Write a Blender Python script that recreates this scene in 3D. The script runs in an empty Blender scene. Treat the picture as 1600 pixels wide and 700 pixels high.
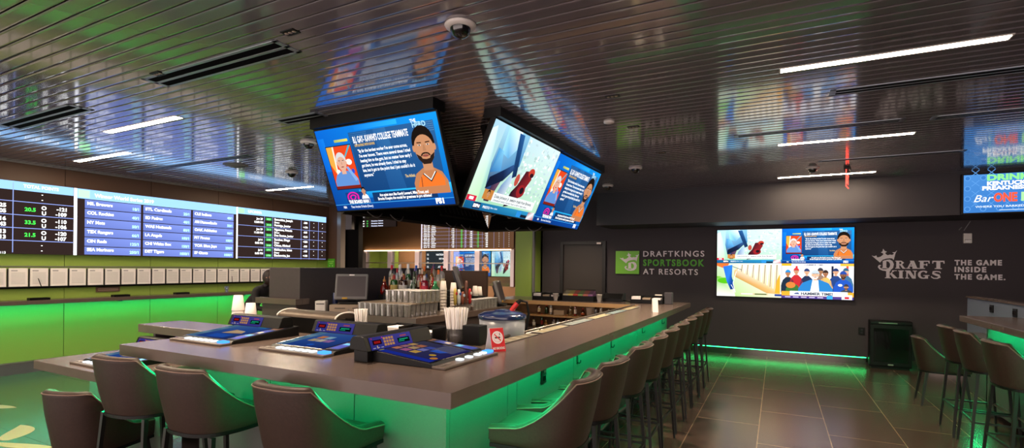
import bpy, bmesh, math, random
from mathutils import Vector, Matrix
random.seed(7)
PI = math.pi
SC = bpy.context.scene
COL = SC.collection

# ------------------------------------------------------------------ camera, world, exposure
cam = bpy.data.cameras.new('camera')
cam_o = bpy.data.objects.new('camera', cam)
COL.objects.link(cam_o)
YAW, ROLL, FOC = math.radians(27.432), math.radians(0.606), 798.237
fwd = Vector((-math.sin(YAW), math.cos(YAW), 0))
rt0 = Vector((math.cos(YAW), math.sin(YAW), 0))
upz = Vector((0, 0, 1))
rt = rt0 * math.cos(ROLL) + upz * math.sin(ROLL)
up = -rt0 * math.sin(ROLL) + upz * math.cos(ROLL)
m = Matrix((rt, up, -fwd)).transposed().to_4x4()
m.translation = Vector((0, 0, 1.55))
cam_o.matrix_world = m
cam.sensor_width = 36.0
cam.sensor_fit = 'HORIZONTAL'
cam.lens = 36.0 * FOC / 1600.0
cam.shift_y = (417.352 - 350.0) / 1600.0
cam.clip_start = 0.05
SC.camera = cam_o
SC.view_settings.view_transform = 'Standard'
SC.view_settings.look = 'None'
SC.view_settings.gamma = 1.0
SC.view_settings.use_curve_mapping = False
SC.view_settings.exposure = 0.52
w = bpy.data.worlds.new('world')
SC.world = w
w.use_nodes = True
w.node_tree.nodes['Background'].inputs[0].default_value = (1.0, 0.83, 0.78, 1)
w.node_tree.nodes['Background'].inputs[1].default_value = 2.3
SC.cycles.max_bounces = 7
SC.cycles.sample_clamp_indirect = 4.0
SC.cycles.caustics_reflective = False
SC.cycles.caustics_refractive = False

LAMP_GAIN = 100.0      # linear ceiling fixtures
GREEN_GAIN = 92.0     # green strip lights under the counters
SCREEN_GAIN = 0.95    # video screens

# ------------------------------------------------------------------ room numbers (metres)
XL, YW, YB, ZC = -9.29, 10.09, 9.10, 2.933
ZBULK = 2.335

# ------------------------------------------------------------------ materials
def S(hexs):
    hexs = hexs.lstrip('#')
    out = []
    for i in (0, 2, 4):
        c = int(hexs[i:i + 2], 16) / 255
        out.append(c / 12.92 if c <= 0.04045 else ((c + 0.055) / 1.055) ** 2.4)
    return tuple(out)

def mat(name, col, rough=0.5, metal=0.0, noise=0.0, nscale=40.0, bump=0.0, spec=0.5, coat=0.0, stretch=(1, 1, 1)):
    if isinstance(col, str): col = S(col)
    mt = bpy.data.materials.new(name)
    mt.use_nodes = True
    nt = mt.node_tree
    b = nt.nodes['Principled BSDF']
    b.inputs['Base Color'].default_value = (*col, 1)
    b.inputs['Roughness'].default_value = rough
    b.inputs['Metallic'].default_value = metal
    b.inputs['Specular IOR Level'].default_value = spec
    b.inputs['Coat Weight'].default_value = coat
    if noise or bump:
        tc = nt.nodes.new('ShaderNodeTexCoord')
        mp = nt.nodes.new('ShaderNodeMapping')
        mp.inputs['Scale'].default_value = stretch
        nz = nt.nodes.new('ShaderNodeTexNoise')
        nz.inputs['Scale'].default_value = nscale
        nz.inputs['Detail'].default_value = 5
        nt.links.new(tc.outputs['Object'], mp.inputs[0])
        nt.links.new(mp.outputs[0], nz.inputs['Vector'])
        if noise:
            mx = nt.nodes.new('ShaderNodeMix')
            mx.data_type = 'RGBA'
            mx.inputs[6].default_value = (*[c * (1 - noise) for c in col], 1)
            mx.inputs[7].default_value = (*[min(1, c * (1 + noise)) for c in col], 1)
            nt.links.new(nz.outputs['Fac'], mx.inputs[0])
            nt.links.new(mx.outputs[2], b.inputs['Base Color'])
        if bump:
            bp = nt.nodes.new('ShaderNodeBump')
            bp.inputs['Strength'].default_value = bump
            bp.inputs['Distance'].default_value = 0.002
            nt.links.new(nz.outputs['Fac'], bp.inputs['Height'])
            nt.links.new(bp.outputs[0], b.inputs['Normal'])
    return mt

def emis(name, col, strength):
    if isinstance(col, str): col = S(col)
    mt = bpy.data.materials.new(name)
    mt.use_nodes = True
    nt = mt.node_tree
    nt.nodes.clear()
    o = nt.nodes.new('ShaderNodeOutputMaterial')
    e = nt.nodes.new('ShaderNodeEmission')
    e.inputs[0].default_value = (*col, 1)
    e.inputs[1].default_value = strength
    nt.links.new(e.outputs[0], o.inputs[0])
    return mt

def glass(name, col=(1, 1, 1), rough=0.0, ior=1.45):
    mt = bpy.data.materials.new(name)
    mt.use_nodes = True
    b = mt.node_tree.nodes['Principled BSDF']
    b.inputs['Base Color'].default_value = (*col, 1)
    b.inputs['Roughness'].default_value = rough
    b.inputs['IOR'].default_value = ior
    b.inputs['Transmission Weight'].default_value = 1.0
    return mt

def attr_mat(name, emit=None):
    """printed / displayed graphics: colour from the mesh's colour attribute"""
    mt = bpy.data.materials.new(name)
    mt.use_nodes = True
    nt = mt.node_tree
    a = nt.nodes.new('ShaderNodeAttribute')
    a.attribute_name = 'Col'
    if emit is not None:
        nt.nodes.remove(nt.nodes['Principled BSDF'])
        e = nt.nodes.new('ShaderNodeEmission')
        e.inputs[1].default_value = emit
        nt.links.new(a.outputs['Color'], e.inputs[0])
        nt.links.new(e.outputs[0], nt.nodes['Material Output'].inputs[0])
    else:
        nt.links.new(a.outputs['Color'], nt.nodes['Principled BSDF'].inputs['Base Color'])
        nt.nodes['Principled BSDF'].inputs['Roughness'].default_value = 0.45
    return mt

M = {}
M['slat'] = mat('ceiling_slat_metal', '#736c73', 0.13, 0.0, spec=0.6, coat=1.0)
M['slat'].node_tree.nodes['Principled BSDF'].inputs['Coat IOR'].default_value = 1.58
M['slat'].node_tree.nodes['Principled BSDF'].inputs['Coat Roughness'].default_value = 0.07
M['vent'] = mat('vent_frame_metal', '#9aa0ac', 0.3, 0.5)
M['slat_void'] = mat('ceiling_void_black', '#070606', 0.9, spec=0.05)
M['wall'] = mat('charcoal_wallcovering', '#3d363b', 0.75, noise=0.12, nscale=160, bump=0.3)
M['bulk'] = mat('bulkhead_paint', '#312c32', 0.6)
M['brown_lit'] = mat('lit_brown_panel', '#7d5a3e', 0.6)  # brown lightened: lamplight on back wall and shelf put into the colour
M['panel_screen_tint'] = mat('screen_tinted_panel', '#687081', 0.5)  # grey panel, blue light of the screens put into its colour
M['straw'] = mat('straw_paper', '#f0eae6', 0.7)
M['post'] = mat('lilac_grey_post', '#b4a8b6', 0.4)
M['brown'] = mat('brown_wall_panel', '#604638', 0.55, noise=0.10, nscale=120)
M['lime'] = mat('lime_wall_panel', '#8ea64a', 0.4, noise=0.05, nscale=90)
M['baseboard'] = mat('grey_vinyl_base', '#5b5458', 0.5)
M['trim'] = mat('aluminium_trim', '#a79c93', 0.35, 0.6)
M['top'] = mat('porcelain_counter_top', '#5f514b', 0.24, noise=0.16, nscale=7, bump=0.05, spec=0.5)
M['die'] = mat('grey_textured_laminate', '#4a4846', 0.6, noise=0.2, nscale=60, stretch=(1, 1, 6), bump=0.15)
M['cab'] = mat('dark_cabinet_laminate', '#463b38', 0.5, noise=0.12, nscale=30, stretch=(1, 1, 8))
M['partition'] = mat('partition_laminate', '#453c3d', 0.5, noise=0.1, nscale=20)
M['leather'] = mat('brown_grey_leatherette', '#30201a', 0.52, noise=0.38, nscale=75, bump=0.4, spec=0.35)
M['piping'] = mat('leather_piping', '#6a5148', 0.45)
M['blackmetal'] = mat('black_powder_coat', '#151111', 0.42, 0.15)
M['brushed'] = mat('brushed_steel', '#948981', 0.3, 0.9)
M['black'] = mat('black_plastic', '#080707', 0.45, spec=0.25)
M['blackgloss'] = mat('black_gloss', '#0d0b0c', 0.12, coat=0.4)
M['darkgrey'] = mat('dark_grey_plastic', '#39363a', 0.45)
M['greyplastic'] = mat('grey_plastic', '#6f6c6d', 0.45)
M['white'] = mat('white_plastic', '#d8d0cb', 0.4)
M['foam'] = mat('white_foam', '#d9cfc9', 0.7)
M['paper'] = mat('white_paper', '#f2eaea', 0.8)
M['beige'] = mat('beige_steel', '#a5917c', 0.4, 0.2)
M['wood'] = mat('light_wood_edge', '#b08a5c', 0.5, noise=0.15, nscale=25, stretch=(1, 8, 8))
def thin_glass(name, tint, gloss=0.08, rough=0.05):
    # thin clear walls: light passes straight through, edges and grazing angles reflect
    mt = bpy.data.materials.new(name)
    mt.use_nodes = True
    nt = mt.node_tree
    nt.nodes.remove(nt.nodes['Principled BSDF'])
    tr = nt.nodes.new('ShaderNodeBsdfTransparent'); tr.inputs[0].default_value = (*tint, 1)
    gs = nt.nodes.new('ShaderNodeBsdfGlossy'); gs.inputs['Roughness'].default_value = rough
    lw = nt.nodes.new('ShaderNodeLayerWeight'); lw.inputs[0].default_value = 0.35
    ad = nt.nodes.new('ShaderNodeMath'); ad.operation = 'MULTIPLY_ADD'; ad.inputs[1].default_value = 0.75; ad.inputs[2].default_value = gloss; ad.use_clamp = True
    mx = nt.nodes.new('ShaderNodeMixShader')
    nt.links.new(lw.outputs['Fresnel'], ad.inputs[0])
    nt.links.new(ad.outputs[0], mx.inputs[0]); nt.links.new(tr.outputs[0], mx.inputs[1]); nt.links.new(gs.outputs[0], mx.inputs[2])
    nt.links.new(mx.outputs[0], nt.nodes['Material Output'].inputs[0])
    return mt
M['acrylic'] = thin_glass('clear_acrylic', (0.95, 0.96, 0.97), 0.03)
M['glass'] = thin_glass('clear_glass', (0.95, 0.95, 0.94), 0.22, 0.04)
_nt = M['glass'].node_tree
_df = _nt.nodes.new('ShaderNodeBsdfDiffuse'); _df.inputs[0].default_value = (0.9, 0.86, 0.8, 1)  # cream diffuse share brightens the glass in place of sparkle
_m2 = _nt.nodes.new('ShaderNodeMixShader'); _m2.inputs[0].default_value = 0.20
_src = [l for l in _nt.links if l.to_node.type == 'OUTPUT_MATERIAL'][0].from_socket
_nt.links.new(_src, _m2.inputs[1]); _nt.links.new(_df.outputs[0], _m2.inputs[2]); _nt.links.new(_m2.outputs[0], _nt.nodes['Material Output'].inputs[0])
M['tub'] = mat('frosted_tub_plastic', '#b4b8c4', 0.3); M['tub'].node_tree.nodes['Principled BSDF'].inputs['Transmission Weight'].default_value = 0.5
M['navy'] = mat('navy_plastic', '#1d2850', 0.2, coat=0.5)
M['red'] = mat('red_plastic', '#c81f22', 0.35)
M['lamp'] = emis('warm_lamp_diffuser', (1.0, 0.80, 0.55), LAMP_GAIN)
M['green_led'] = emis('green_led_strip', (0.0, 1.0, 0.30), GREEN_GAIN)
M['warm_led'] = emis('warm_led_strip', (1.0, 0.74, 0.45), 5.0)
M['button_lit'] = emis('lit_white_button', (0.85, 0.95, 1.0), 0.95)
M['blue_lit'] = emis('lit_blue_button', (0.05, 0.25, 1.0), 1.6)
M['screen'] = attr_mat('display_pixels', SCREEN_GAIN)
M['screen_bright'] = attr_mat('board_pixels', 1.55)
M['screen_wall'] = attr_mat('wall_pixels', 1.15)
M['green_wash'] = emis('green_ledge_strip', (0.0, 1.0, 0.7), 40.0)
M['screen_dim'] = attr_mat('terminal_pixels', 0.36)
M['print'] = attr_mat('printed_ink')
M['sign_white'] = mat('sign_letter_white', '#f2eaee', 0.5)
M['sign_green'] = mat('sign_letter_green', '#5ab82a', 0.5)
M['sign_panel'] = mat('sign_panel_green', '#7cc832', 0.4)
M['exit_red'] = emis('exit_sign_red', (1.0, 0.06, 0.04), 3.0)
M['skin'] = mat('skin', '#c08a6c', 0.55)
M['hair'] = mat('dark_hair', '#2a1714', 0.5)
M['cloth'] = mat('black_shirt', '#1d1719', 0.8)
M['cream_shape'] = mat('cream_floor_shape', '#b9ac7e', 0.35)
M['mirror'] = mat('polished_plinth', '#6c6560', 0.15, 0.9)
M['slot_led'] = emis('green_slot_strip', (0.02, 1.0, 0.2), 7.0)
M['deck'] = mat('terminal_deck', '#5f5148', 0.35)
M['door'] = mat('black_brown_door', '#37302e', 0.5)
M['door_frame'] = mat('door_frame_black', '#1c1818', 0.45)
M['lid_steel'] = mat('dull_steel_lid', '#4c4139', 0.45, 0.7)
M['dome'] = mat('smoked_dome', '#0b0a10', 0.08, coat=0.6)
M['steel'] = mat('stainless_underbar', '#8d8884', 0.3, 0.85)

def floor_mat():
    mt = bpy.data.materials.new('brown_porcelain_tile')
    mt.use_nodes = True
    nt = mt.node_tree
    b = nt.nodes['Principled BSDF']
    g = nt.nodes.new('ShaderNodeNewGeometry')
    sx = nt.nodes.new('ShaderNodeSeparateXYZ')
    nt.links.new(g.outputs['Position'], sx.inputs[0])
    cb = nt.nodes.new('ShaderNodeCombineXYZ')
    ax = nt.nodes.new('ShaderNodeMath'); ax.operation = 'ADD'; ax.inputs[1].default_value = 0.145 + 20 * 0.59
    ay = nt.nodes.new('ShaderNodeMath'); ay.operation = 'ADD'; ay.inputs[1].default_value = 20.3
    nt.links.new(sx.outputs[0], ax.inputs[0]); nt.links.new(sx.outputs[1], ay.inputs[0])
    nt.links.new(ay.outputs[0], cb.inputs[0]); nt.links.new(ax.outputs[0], cb.inputs[1])
    br = nt.nodes.new('ShaderNodeTexBrick')
    br.inputs['Scale'].default_value = 1.0
    br.inputs['Brick Width'].default_value = 1.18
    br.inputs['Row Height'].default_value = 0.59
    br.inputs['Mortar Size'].default_value = 0.004
    br.inputs['Mortar Smooth'].default_value = 0.1
    br.inputs['Color1'].default_value = (*S('#4e3c35'), 1)
    br.inputs['Color2'].default_value = (*S('#44342e'), 1)
    br.inputs['Mortar'].default_value = (*S('#86705b'), 1)
    nt.links.new(cb.outputs[0], br.inputs['Vector'])
    mp = nt.nodes.new('ShaderNodeMapping'); mp.inputs['Scale'].default_value = (0.6, 7, 1)
    nz = nt.nodes.new('ShaderNodeTexNoise'); nz.inputs['Scale'].default_value = 1.4; nz.inputs['Detail'].default_value = 6
    nt.links.new(g.outputs['Position'], mp.inputs[0]); nt.links.new(mp.outputs[0], nz.inputs['Vector'])
    mx = nt.nodes.new('ShaderNodeMix'); mx.data_type = 'RGBA'; mx.blend_type = 'OVERLAY'; mx.inputs[0].default_value = 0.4
    nt.links.new(br.outputs['Color'], mx.inputs[6]); nt.links.new(nz.outputs['Fac'], mx.inputs[7])
    nt.links.new(mx.outputs[2], b.inputs['Base Color'])
    b.inputs['Roughness'].default_value = 0.24
    return mt
M['floor'] = floor_mat()
M['floor_green_cast'] = mat('green_cast_tile', '#4c5e46', 0.24, noise=0.08, nscale=3)  # tile tinted green, the strip glow is put into its colour

# ------------------------------------------------------------------ mesh helpers
class MB:
    def __init__(self):
        self.v, self.f, self.fm, self.fs, self.mats = [], [], [], [], []
    def mi(self, mt):
        if isinstance(mt, str): mt = M[mt]
        if mt not in self.mats: self.mats.append(mt)
        return self.mats.index(mt)
    def add(self, vs, fs, mt, smooth=False):
        k = len(self.v); i = self.mi(mt)
        self.v += [tuple(p) for p in vs]
        for f in fs:
            self.f.append([k + a for a in f]); self.fm.append(i); self.fs.append(smooth)
        return self
    def box(self, x0, y0, z0, x1, y1, z1, mt, bev=0.0, M4=None):
        bm = bmesh.new()
        bmesh.ops.create_cube(bm, size=1)
        for p in bm.verts:
            p.co = Vector((x0 + (p.co.x + .5) * (x1 - x0), y0 + (p.co.y + .5) * (y1 - y0), z0 + (p.co.z + .5) * (z1 - z0)))
        if bev > 0:
            bmesh.ops.bevel(bm, geom=list(bm.edges), offset=bev, segments=2, affect='EDGES', profile=0.5)
        if M4 is not None: bm.transform(M4)
        bm.verts.index_update()
        self.add([p.co.copy() for p in bm.verts], [[q.index for q in f.verts] for f in bm.faces], mt)
        bm.free()
        return self
    def lathe(self, prof, c, n, mt, smooth=True, M4=None):
        vs, fs = [], []
        for r, z in prof:
            for k in range(n):
                a = 2 * PI * k / n
                vs.append(Vector((c[0] + r * math.cos(a), c[1] + r * math.sin(a), c[2] + z)))
        for i in range(len(prof) - 1):
            for k in range(n):
                fs.append([i * n + k, i * n + (k + 1) % n, (i + 1) * n + (k + 1) % n, (i + 1) * n + k])
        if M4 is not None: vs = [M4 @ p for p in vs]
        return self.add(vs, fs, mt, smooth)
    def cyl(self, p0, p1, r0, r1, n, mt, smooth=True, caps=True):
        p0, p1 = Vector(p0), Vector(p1)
        d = (p1 - p0).normalized()
        a = d.orthogonal().normalized(); b = d.cross(a)
        vs, fs = [], []
        for p, r in ((p0, r0), (p1, r1)):
            for k in range(n):
                t = 2 * PI * k / n
                vs.append(p + a * r * math.cos(t) + b * r * math.sin(t))
        for k in range(n): fs.append([k, (k + 1) % n, n + (k + 1) % n, n + k])
        self.add(vs, fs, mt, smooth)
        if caps: self.add(vs, [list(range(n))[::-1], list(range(n, 2 * n))], mt)
        return self
    def bar(self, p0, p1, w0, w1, mt, d0=None, d1=None):
        """square tapered bar between two points"""
        p0, p1 = Vector(p0), Vector(p1)
        d = (p1 - p0).normalized()
        a = d.cross(Vector((0, 0, 1)))
        a = Vector((1, 0, 0)) if a.length < .35 else a.normalized()
        a = (a - d * a.dot(d)).normalized(); b = d.cross(a)
        vs = []
        for p, wd, dd in ((p0, w0, d0 or w0), (p1, w1, d1 or w1)):
            for sx_, sy_ in ((-1, -1), (1, -1), (1, 1), (-1, 1)):
                vs.append(p + a * sx_ * wd / 2 + b * sy_ * dd / 2)
        return self.add(vs, [[3, 2, 1, 0], [4, 5, 6, 7], [0, 1, 5, 4], [1, 2, 6, 5], [2, 3, 7, 6], [3, 0, 4, 7]], mt)
    def tube(self, pts, r, n, mt, closed=False):
        pts = [Vector(p) for p in pts]
        vs, fs = [], []
        N = len(pts); ref = None
        for i, p in enumerate(pts):
            t = (pts[(i + 1) % N] - pts[i - 1]) if closed else (pts[min(i + 1, N - 1)] - pts[max(i - 1, 0)])
            t.normalize()
            if ref is None: ref = t.orthogonal().normalized()
            ref = (ref - t * ref.dot(t)).normalized()
            b = t.cross(ref)
            for k in range(n):
                a = 2 * PI * k / n
                vs.append(p + ref * r * math.cos(a) + b * r * math.sin(a))
        for i in range(N if closed else N - 1):
            j = (i + 1) % N
            for k in range(n): fs.append([i * n + k, i * n + (k + 1) % n, j * n + (k + 1) % n, j * n + k])
        if not closed: fs += [list(range(n))[::-1], list(range((N - 1) * n, N * n))]
        return self.add(vs, fs, mt, True)
    def prism(self, pts, O, ux, uy, n, depth, mt, side=None):
        """closed 2D polygon extruded along n"""
        O, ux, uy, n = Vector(O), Vector(ux), Vector(uy), Vector(n)
        k = len(pts)
        a = [O + ux * p[0] + uy * p[1] for p in pts]
        b = [p + n * depth for p in a]
        self.add(a + b, [list(range(k))[::-1], list(range(k, 2 * k))], mt)
        self.add(a + b, [[i, (i + 1) % k, k + (i + 1) % k, k + i] for i in range(k)], side or mt)
        return self
    def grid(self, rows, mt, smooth=True, closeu=False):
        n = len(rows[0]); vs = [p for r in rows for p in r]; fs = []
        for i in range(len(rows) - 1):
            for k in range(n if closeu else n - 1):
                fs.append([i * n + k, i * n + (k + 1) % n, (i + 1) * n + (k + 1) % n, (i + 1) * n + k])
        return self.add(vs, fs, mt, smooth)
    def build(self, name, parent=None, bevel=0.0):
        me = bpy.data.meshes.new(name)
        me.from_pydata([tuple(p) for p in self.v], [], self.f)
        for mt in self.mats: me.materials.append(mt)
        me.polygons.foreach_set('material_index', self.fm)
        me.polygons.foreach_set('use_smooth', self.fs)
        me.update()
        o = bpy.data.objects.new(name, me)
        COL.objects.link(o)
        if parent is not None: o.parent = parent
        if bevel:
            md = o.modifiers.new('bevel', 'BEVEL'); md.width = bevel; md.segments = 2; md.limit_method = 'ANGLE'
        return o

def tag(o, label=None, cat=None, group=None, kind=None):
    if label: o['label'] = label
    if cat: o['category'] = cat
    if group: o['group'] = group
    if kind: o['kind'] = kind
    return o

def thing(name, label, cat, loc=(0, 0, 0), rz=0.0, group=None):
    o = bpy.data.objects.new(name, None)
    o.empty_display_size = 0.1
    COL.objects.link(o)
    o.location = loc; o.rotation_euler = (0, 0, rz)
    return tag(o, label, cat, group)

def struct(name, mb, label=None, parent=None, bevel=0.0):
    o = mb.build(name, parent, bevel)
    if parent is None:
        tag(o, label, kind='structure')
    return o

CH = {}
def kids(o):
    return [c for c in o.children]

def copy_tree(o, loc=None, rz=None, label=None, parent=None, group=None):
    c = o.copy()
    COL.objects.link(c)
    if parent is not None: c.parent = parent
    if loc is not None: c.location = loc
    if rz is not None: c.rotation_euler = (0, 0, rz)
    if label: c['label'] = label
    if group: c['group'] = group
    for ch in kids(o): copy_tree(ch, parent=c)
    return c

ORD = 'first second third fourth fifth sixth seventh eighth ninth tenth eleventh twelfth thirteenth fourteenth fifteenth sixteenth seventeenth eighteenth nineteenth twentieth'.split()

# ------------------------------------------------------------------ lettering
_tc = {}
def text2d(body, bold=0.02, shear=0.0, spacing=1.0):
    """outline lettering as flat triangles, cap height 1"""
    key = (body, bold, shear, spacing)
    if key in _tc: return _tc[key]
    cu = bpy.data.curves.new('lettering', 'FONT')
    cu.body = body; cu.size = 1.0; cu.offset = bold; cu.shear = shear; cu.space_character = spacing
    cu.fill_mode = 'FRONT'; cu.resolution_u = 3
    ob = bpy.data.objects.new('lettering', cu)
    COL.objects.link(ob)
    dg = bpy.context.evaluated_depsgraph_get()
    ev = ob.evaluated_get(dg)
    me = ev.to_mesh()
    vs = [(p.co.x, p.co.y) for p in me.vertices]
    fs = [list(p.vertices) for p in me.polygons]
    ev.to_mesh_clear()
    bpy.data.objects.remove(ob); bpy.data.curves.remove(cu)
    k = 1 / 0.73
    vs = [(x * k, y * k) for x, y in vs]
    x0 = min(p[0] for p in vs) if vs else 0; x1 = max(p[0] for p in vs) if vs else 0
    vs = [(x - x0, y) for x, y in vs]
    _tc[key] = (vs, fs, x1 - x0)
    return _tc[key]

def raised_text(mb, body, O, ux, uy, n, height, width, depth, mt, bold=0.03, spacing=1.0, shear=0.0):
    vs, fs, wd = text2d(body, bold, shear, spacing)
    sx = width / wd if width else height
    raised(mb, [(x * sx, y * height) for x, y in vs], fs, O, ux, uy, n, depth, mt)

def raised(mb, vs, fs, O, ux, uy, n, depth, mt):
    O, ux, uy, n = Vector(O), Vector(ux), Vector(uy), Vector(n)
    a = [O + ux * x + uy * y for x, y in vs]
    b = [p + n * depth for p in a]
    mb.add(b, fs, mt)
    cnt = {}
    for f in fs:
        for i in range(len(f)):
            e = (f[i], f[(i + 1) % len(f)])
            cnt[tuple(sorted(e))] = cnt.get(tuple(sorted(e)), 0) + 1
    sd = [list(e) for e, c in cnt.items() if c == 1]
    k = len(a)
    mb.add(a + b, [[e[0], e[1], k + e[1], k + e[0]] for e in sd], mt)

class Canvas:
    """flat printed or displayed artwork on a surface; colours live in the mesh"""
    def __init__(self, O, ux, uy, eps=0.0007):
        self.O, self.ux, self.uy = Vector(O), Vector(ux), Vector(uy)
        self.n = self.ux.cross(self.uy).normalized()
        self.eps = eps
        self.v, self.f, self.c = [], [], []
    def add(self, pts, fs, cols, layer):
        k = len(self.v)
        for p in pts:
            self.v.append(self.O + self.ux * p[0] + self.uy * p[1] + self.n * self.eps * layer)
        for f in fs:
            self.f.append([k + i for i in f])
            for i in f: self.c.append(cols[i] if isinstance(cols, list) else cols)
    def view(self, x, y, w, h): return View(self, x, y, w, h)
    def build(self, name, parent, mt):
        me = bpy.data.meshes.new(name)
        me.from_pydata([tuple(p) for p in self.v], [], self.f)
        at = me.color_attributes.new('Col', 'FLOAT_COLOR', 'CORNER')
        flat = []
        for c in self.c: flat += [c[0], c[1], c[2], 1.0]
        at.data.foreach_set('color', flat)
        me.materials.append(M[mt])
        me.update()
        o = bpy.data.objects.new(name, me)
        COL.objects.link(o)
        if parent is not None: o.parent = parent
        return o

def hx(c): return S(c) if isinstance(c, str) else c

class View:
    def __init__(self, c, x, y, w, h): self.c, self.x, self.y, self.w, self.h = c, x, y, w, h
    def P(self, u, v): return (self.x + u * self.w, self.y + v * self.h)
    def sub(self, u0, v0, u1, v1): return View(self.c, self.x + u0 * self.w, self.y + v0 * self.h, (u1 - u0) * self.w, (v1 - v0) * self.h)
    def poly(self, pts, col, layer=1):
        cols = [hx(q) for q in col] if isinstance(col, list) else hx(col)
        self.c.add([self.P(*p) for p in pts], [list(range(len(pts)))], cols, layer)
    def rect(self, u0, v0, u1, v1, col, layer=1):
        self.poly([(u0, v0), (u1, v0), (u1, v1), (u0, v1)], col, layer)
    def ell(self, u, v, ru, rv, col, layer=1, n=18, a0=0, a1=360, rot=0):
        pts = []
        full = a1 - a0 >= 360
        for k in range(n if full else n + 1):
            a = math.radians(a0 + (a1 - a0) * k / n)
            x, y = ru * self.w * math.cos(a), rv * self.h * math.sin(a)
            r = math.radians(rot)
            pts.append((u + (x * math.cos(r) - y * math.sin(r)) / self.w, v + (x * math.sin(r) + y * math.cos(r)) / self.h))
        self.poly(pts, col, layer)
    def line(self, pts, wd, col, layer=1):
        """poly-line of width wd (metres)"""
        P = [Vector(self.P(*p)) for p in pts]
        for a, b in zip(P, P[1:]):
            d = (b - a).normalized(); q = Vector((-d.y, d.x)) * wd / 2
            self.c.add([a - q, b - q, b + q, a + q], [[0, 1, 2, 3]], hx(col), layer)
    def text(self, s, u, v, hgt, col, al='L', wmax=None, bold=0.02, layer=3, sx=1.0, shear=0.0):
        vs, fs, wd = text2d(s, bold, shear)
        if not vs: return
        H = hgt * self.h; W = wd * H * sx
        if wmax: W = wmax * self.w
        x0, y0 = self.P(u, v)
        x0 -= {'L': 0, 'C': W / 2, 'R': W}[al]
        self.c.add([(x0 + x / wd * W, y0 + y * H) for x, y in vs], fs, hx(col), layer)
    def face(self, u, v, s, skin, hair, beard=None, cap=None, layer=3):
        """a generic head, s = half head height in v"""
        k = s * self.h / self.w
        self.rect(u - k * .35, v - s * 1.35, u + k * .35, v - s * .5, skin, layer)
        self.ell(u, v + s * .24, k * .80, s * .98, hair, layer + .2)
        self.poly([(u + k * .70 * math.cos(q), v - s * .08 + s * (.78 if math.sin(q) > 0 else .90) * math.sin(q)) for q in [2 * PI * i / 22 for i in range(22)]], skin, layer + .4)
        self.ell(u - k * .74, v - s * .05, k * .10, s * .2, skin, layer + .4, 8)
        self.ell(u + k * .74, v - s * .05, k * .10, s * .2, skin, layer + .4, 8)
        if beard:
            self.poly([(u - k * .66, v - s * .34), (u - k * .50, v - s * .44), (u - k * .34, v - s * .52), (u - k * .26, v - s * .66), (u, v - s * .70), (u + k * .26, v - s * .66), (u + k * .34, v - s * .52), (u + k * .50, v - s * .44), (u + k * .66, v - s * .34),
                       (u + k * .54, v - s * .68), (u + k * .26, v - s * .98), (u - k * .26, v - s * .98), (u - k * .54, v - s * .68)], beard, layer + .6)
            self.line([(u - k * .32, v - s * .50), (u - k * .2, v - s * .37), (u, v - s * .34), (u + k * .2, v - s * .37), (u + k * .32, v - s * .50)], s * self.h * .09, beard, layer + .7)
        self.ell(u, v - s * .5, k * .24, s * .07, '#8a4a40', layer + .8, 10)
        self.poly([(u - k * .05, v + s * .12), (u + k * .05, v + s * .12), (u + k * .13, v - s * .22), (u - k * .13, v - s * .22)], tuple(c * .8 for c in hx(skin)), layer + .8)
        for sd in (-1, 1):
            self.ell(u + sd * k * .3, v + s * .12, k * .12, s * .042, '#e2d4ca', layer + .8, 8)
            self.ell(u + sd * k * .3, v + s * .12, k * .055, s * .042, '#1a100c', layer + 1.0, 8)
            self.line([(u + sd * k * .14, v + s * .25), (u + sd * k * .46, v + s * .27)], s * self.h * .06, '#22140e', layer + .8)
        if cap:
            self.ell(u, v + s * .35, k * .82, s * .72, cap, layer + 1.2, 14, 0, 180)
            self.rect(u - k * .75, v + s * .27, u + k * .95, v + s * .40, tuple(c * .6 for c in hx(cap)), layer + 1.3)
    def bust(self, u, v, wd, hg, col, layer=2):
        """shoulders, top at v"""
        self.poly([(u - wd * .5, v - hg), (u - wd * .5, v - hg * .55), (u - wd * .38, v - hg * .2), (u - wd * .14, v), (u + wd * .14, v), (u + wd * .38, v - hg * .2), (u + wd * .5, v - hg * .55), (u + wd * .5, v - hg)], col, layer)
# ================================================================== SETTING
b = MB(); b.box(-12.0, -3.2, -0.1, 6.0, 13.6, 0.0, 'floor'); struct('floor', b, 'brown wood-look tile floor with tan grout')
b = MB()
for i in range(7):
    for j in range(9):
        b.box(-9.29 + i * .655 + .003, -3.2 + j * 1.31 + .003, -.002, -9.29 + (i + 1) * .655 - .003, -3.2 + (j + 1) * 1.31 - .003, .0015, 'floor_green_cast')
struct('floor_left', b, 'grey tile floor, green glow in its colour, beside the lime wall')

# ceiling: rolled metal slats with open joints under a black void
b = MB()
b.box(-12.0, -3.2, ZC + 0.035, 6.0, 13.6, ZC + 0.1, 'slat_void')
PITCH = 0.0985
k = 0
y = 1.205 - PITCH * 44 + 0.004
while y < 13.5:
    y0, y1 = y + 0.0045, y + PITCH - 0.0045
    pr = [(y0, ZC + 0.03), (y0, ZC + 0.004), (y0 + 0.003, ZC + 0.0006), (y0 + 0.012, ZC), (y1 - 0.012, ZC), (y1 - 0.003, ZC + 0.0006), (y1, ZC + 0.004), (y1, ZC + 0.03)]
    a = [Vector((-12.0, p[0], p[1])) for p in pr]; c = [Vector((6.0, p[0], p[1])) for p in pr]
    b.add(a + c, [[i, i + 1, 8 + i + 1, 8 + i] for i in range(7)], 'slat', False)
    y += PITCH
struct('ceiling', b, 'dark reflective linear metal slat ceiling')

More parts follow.
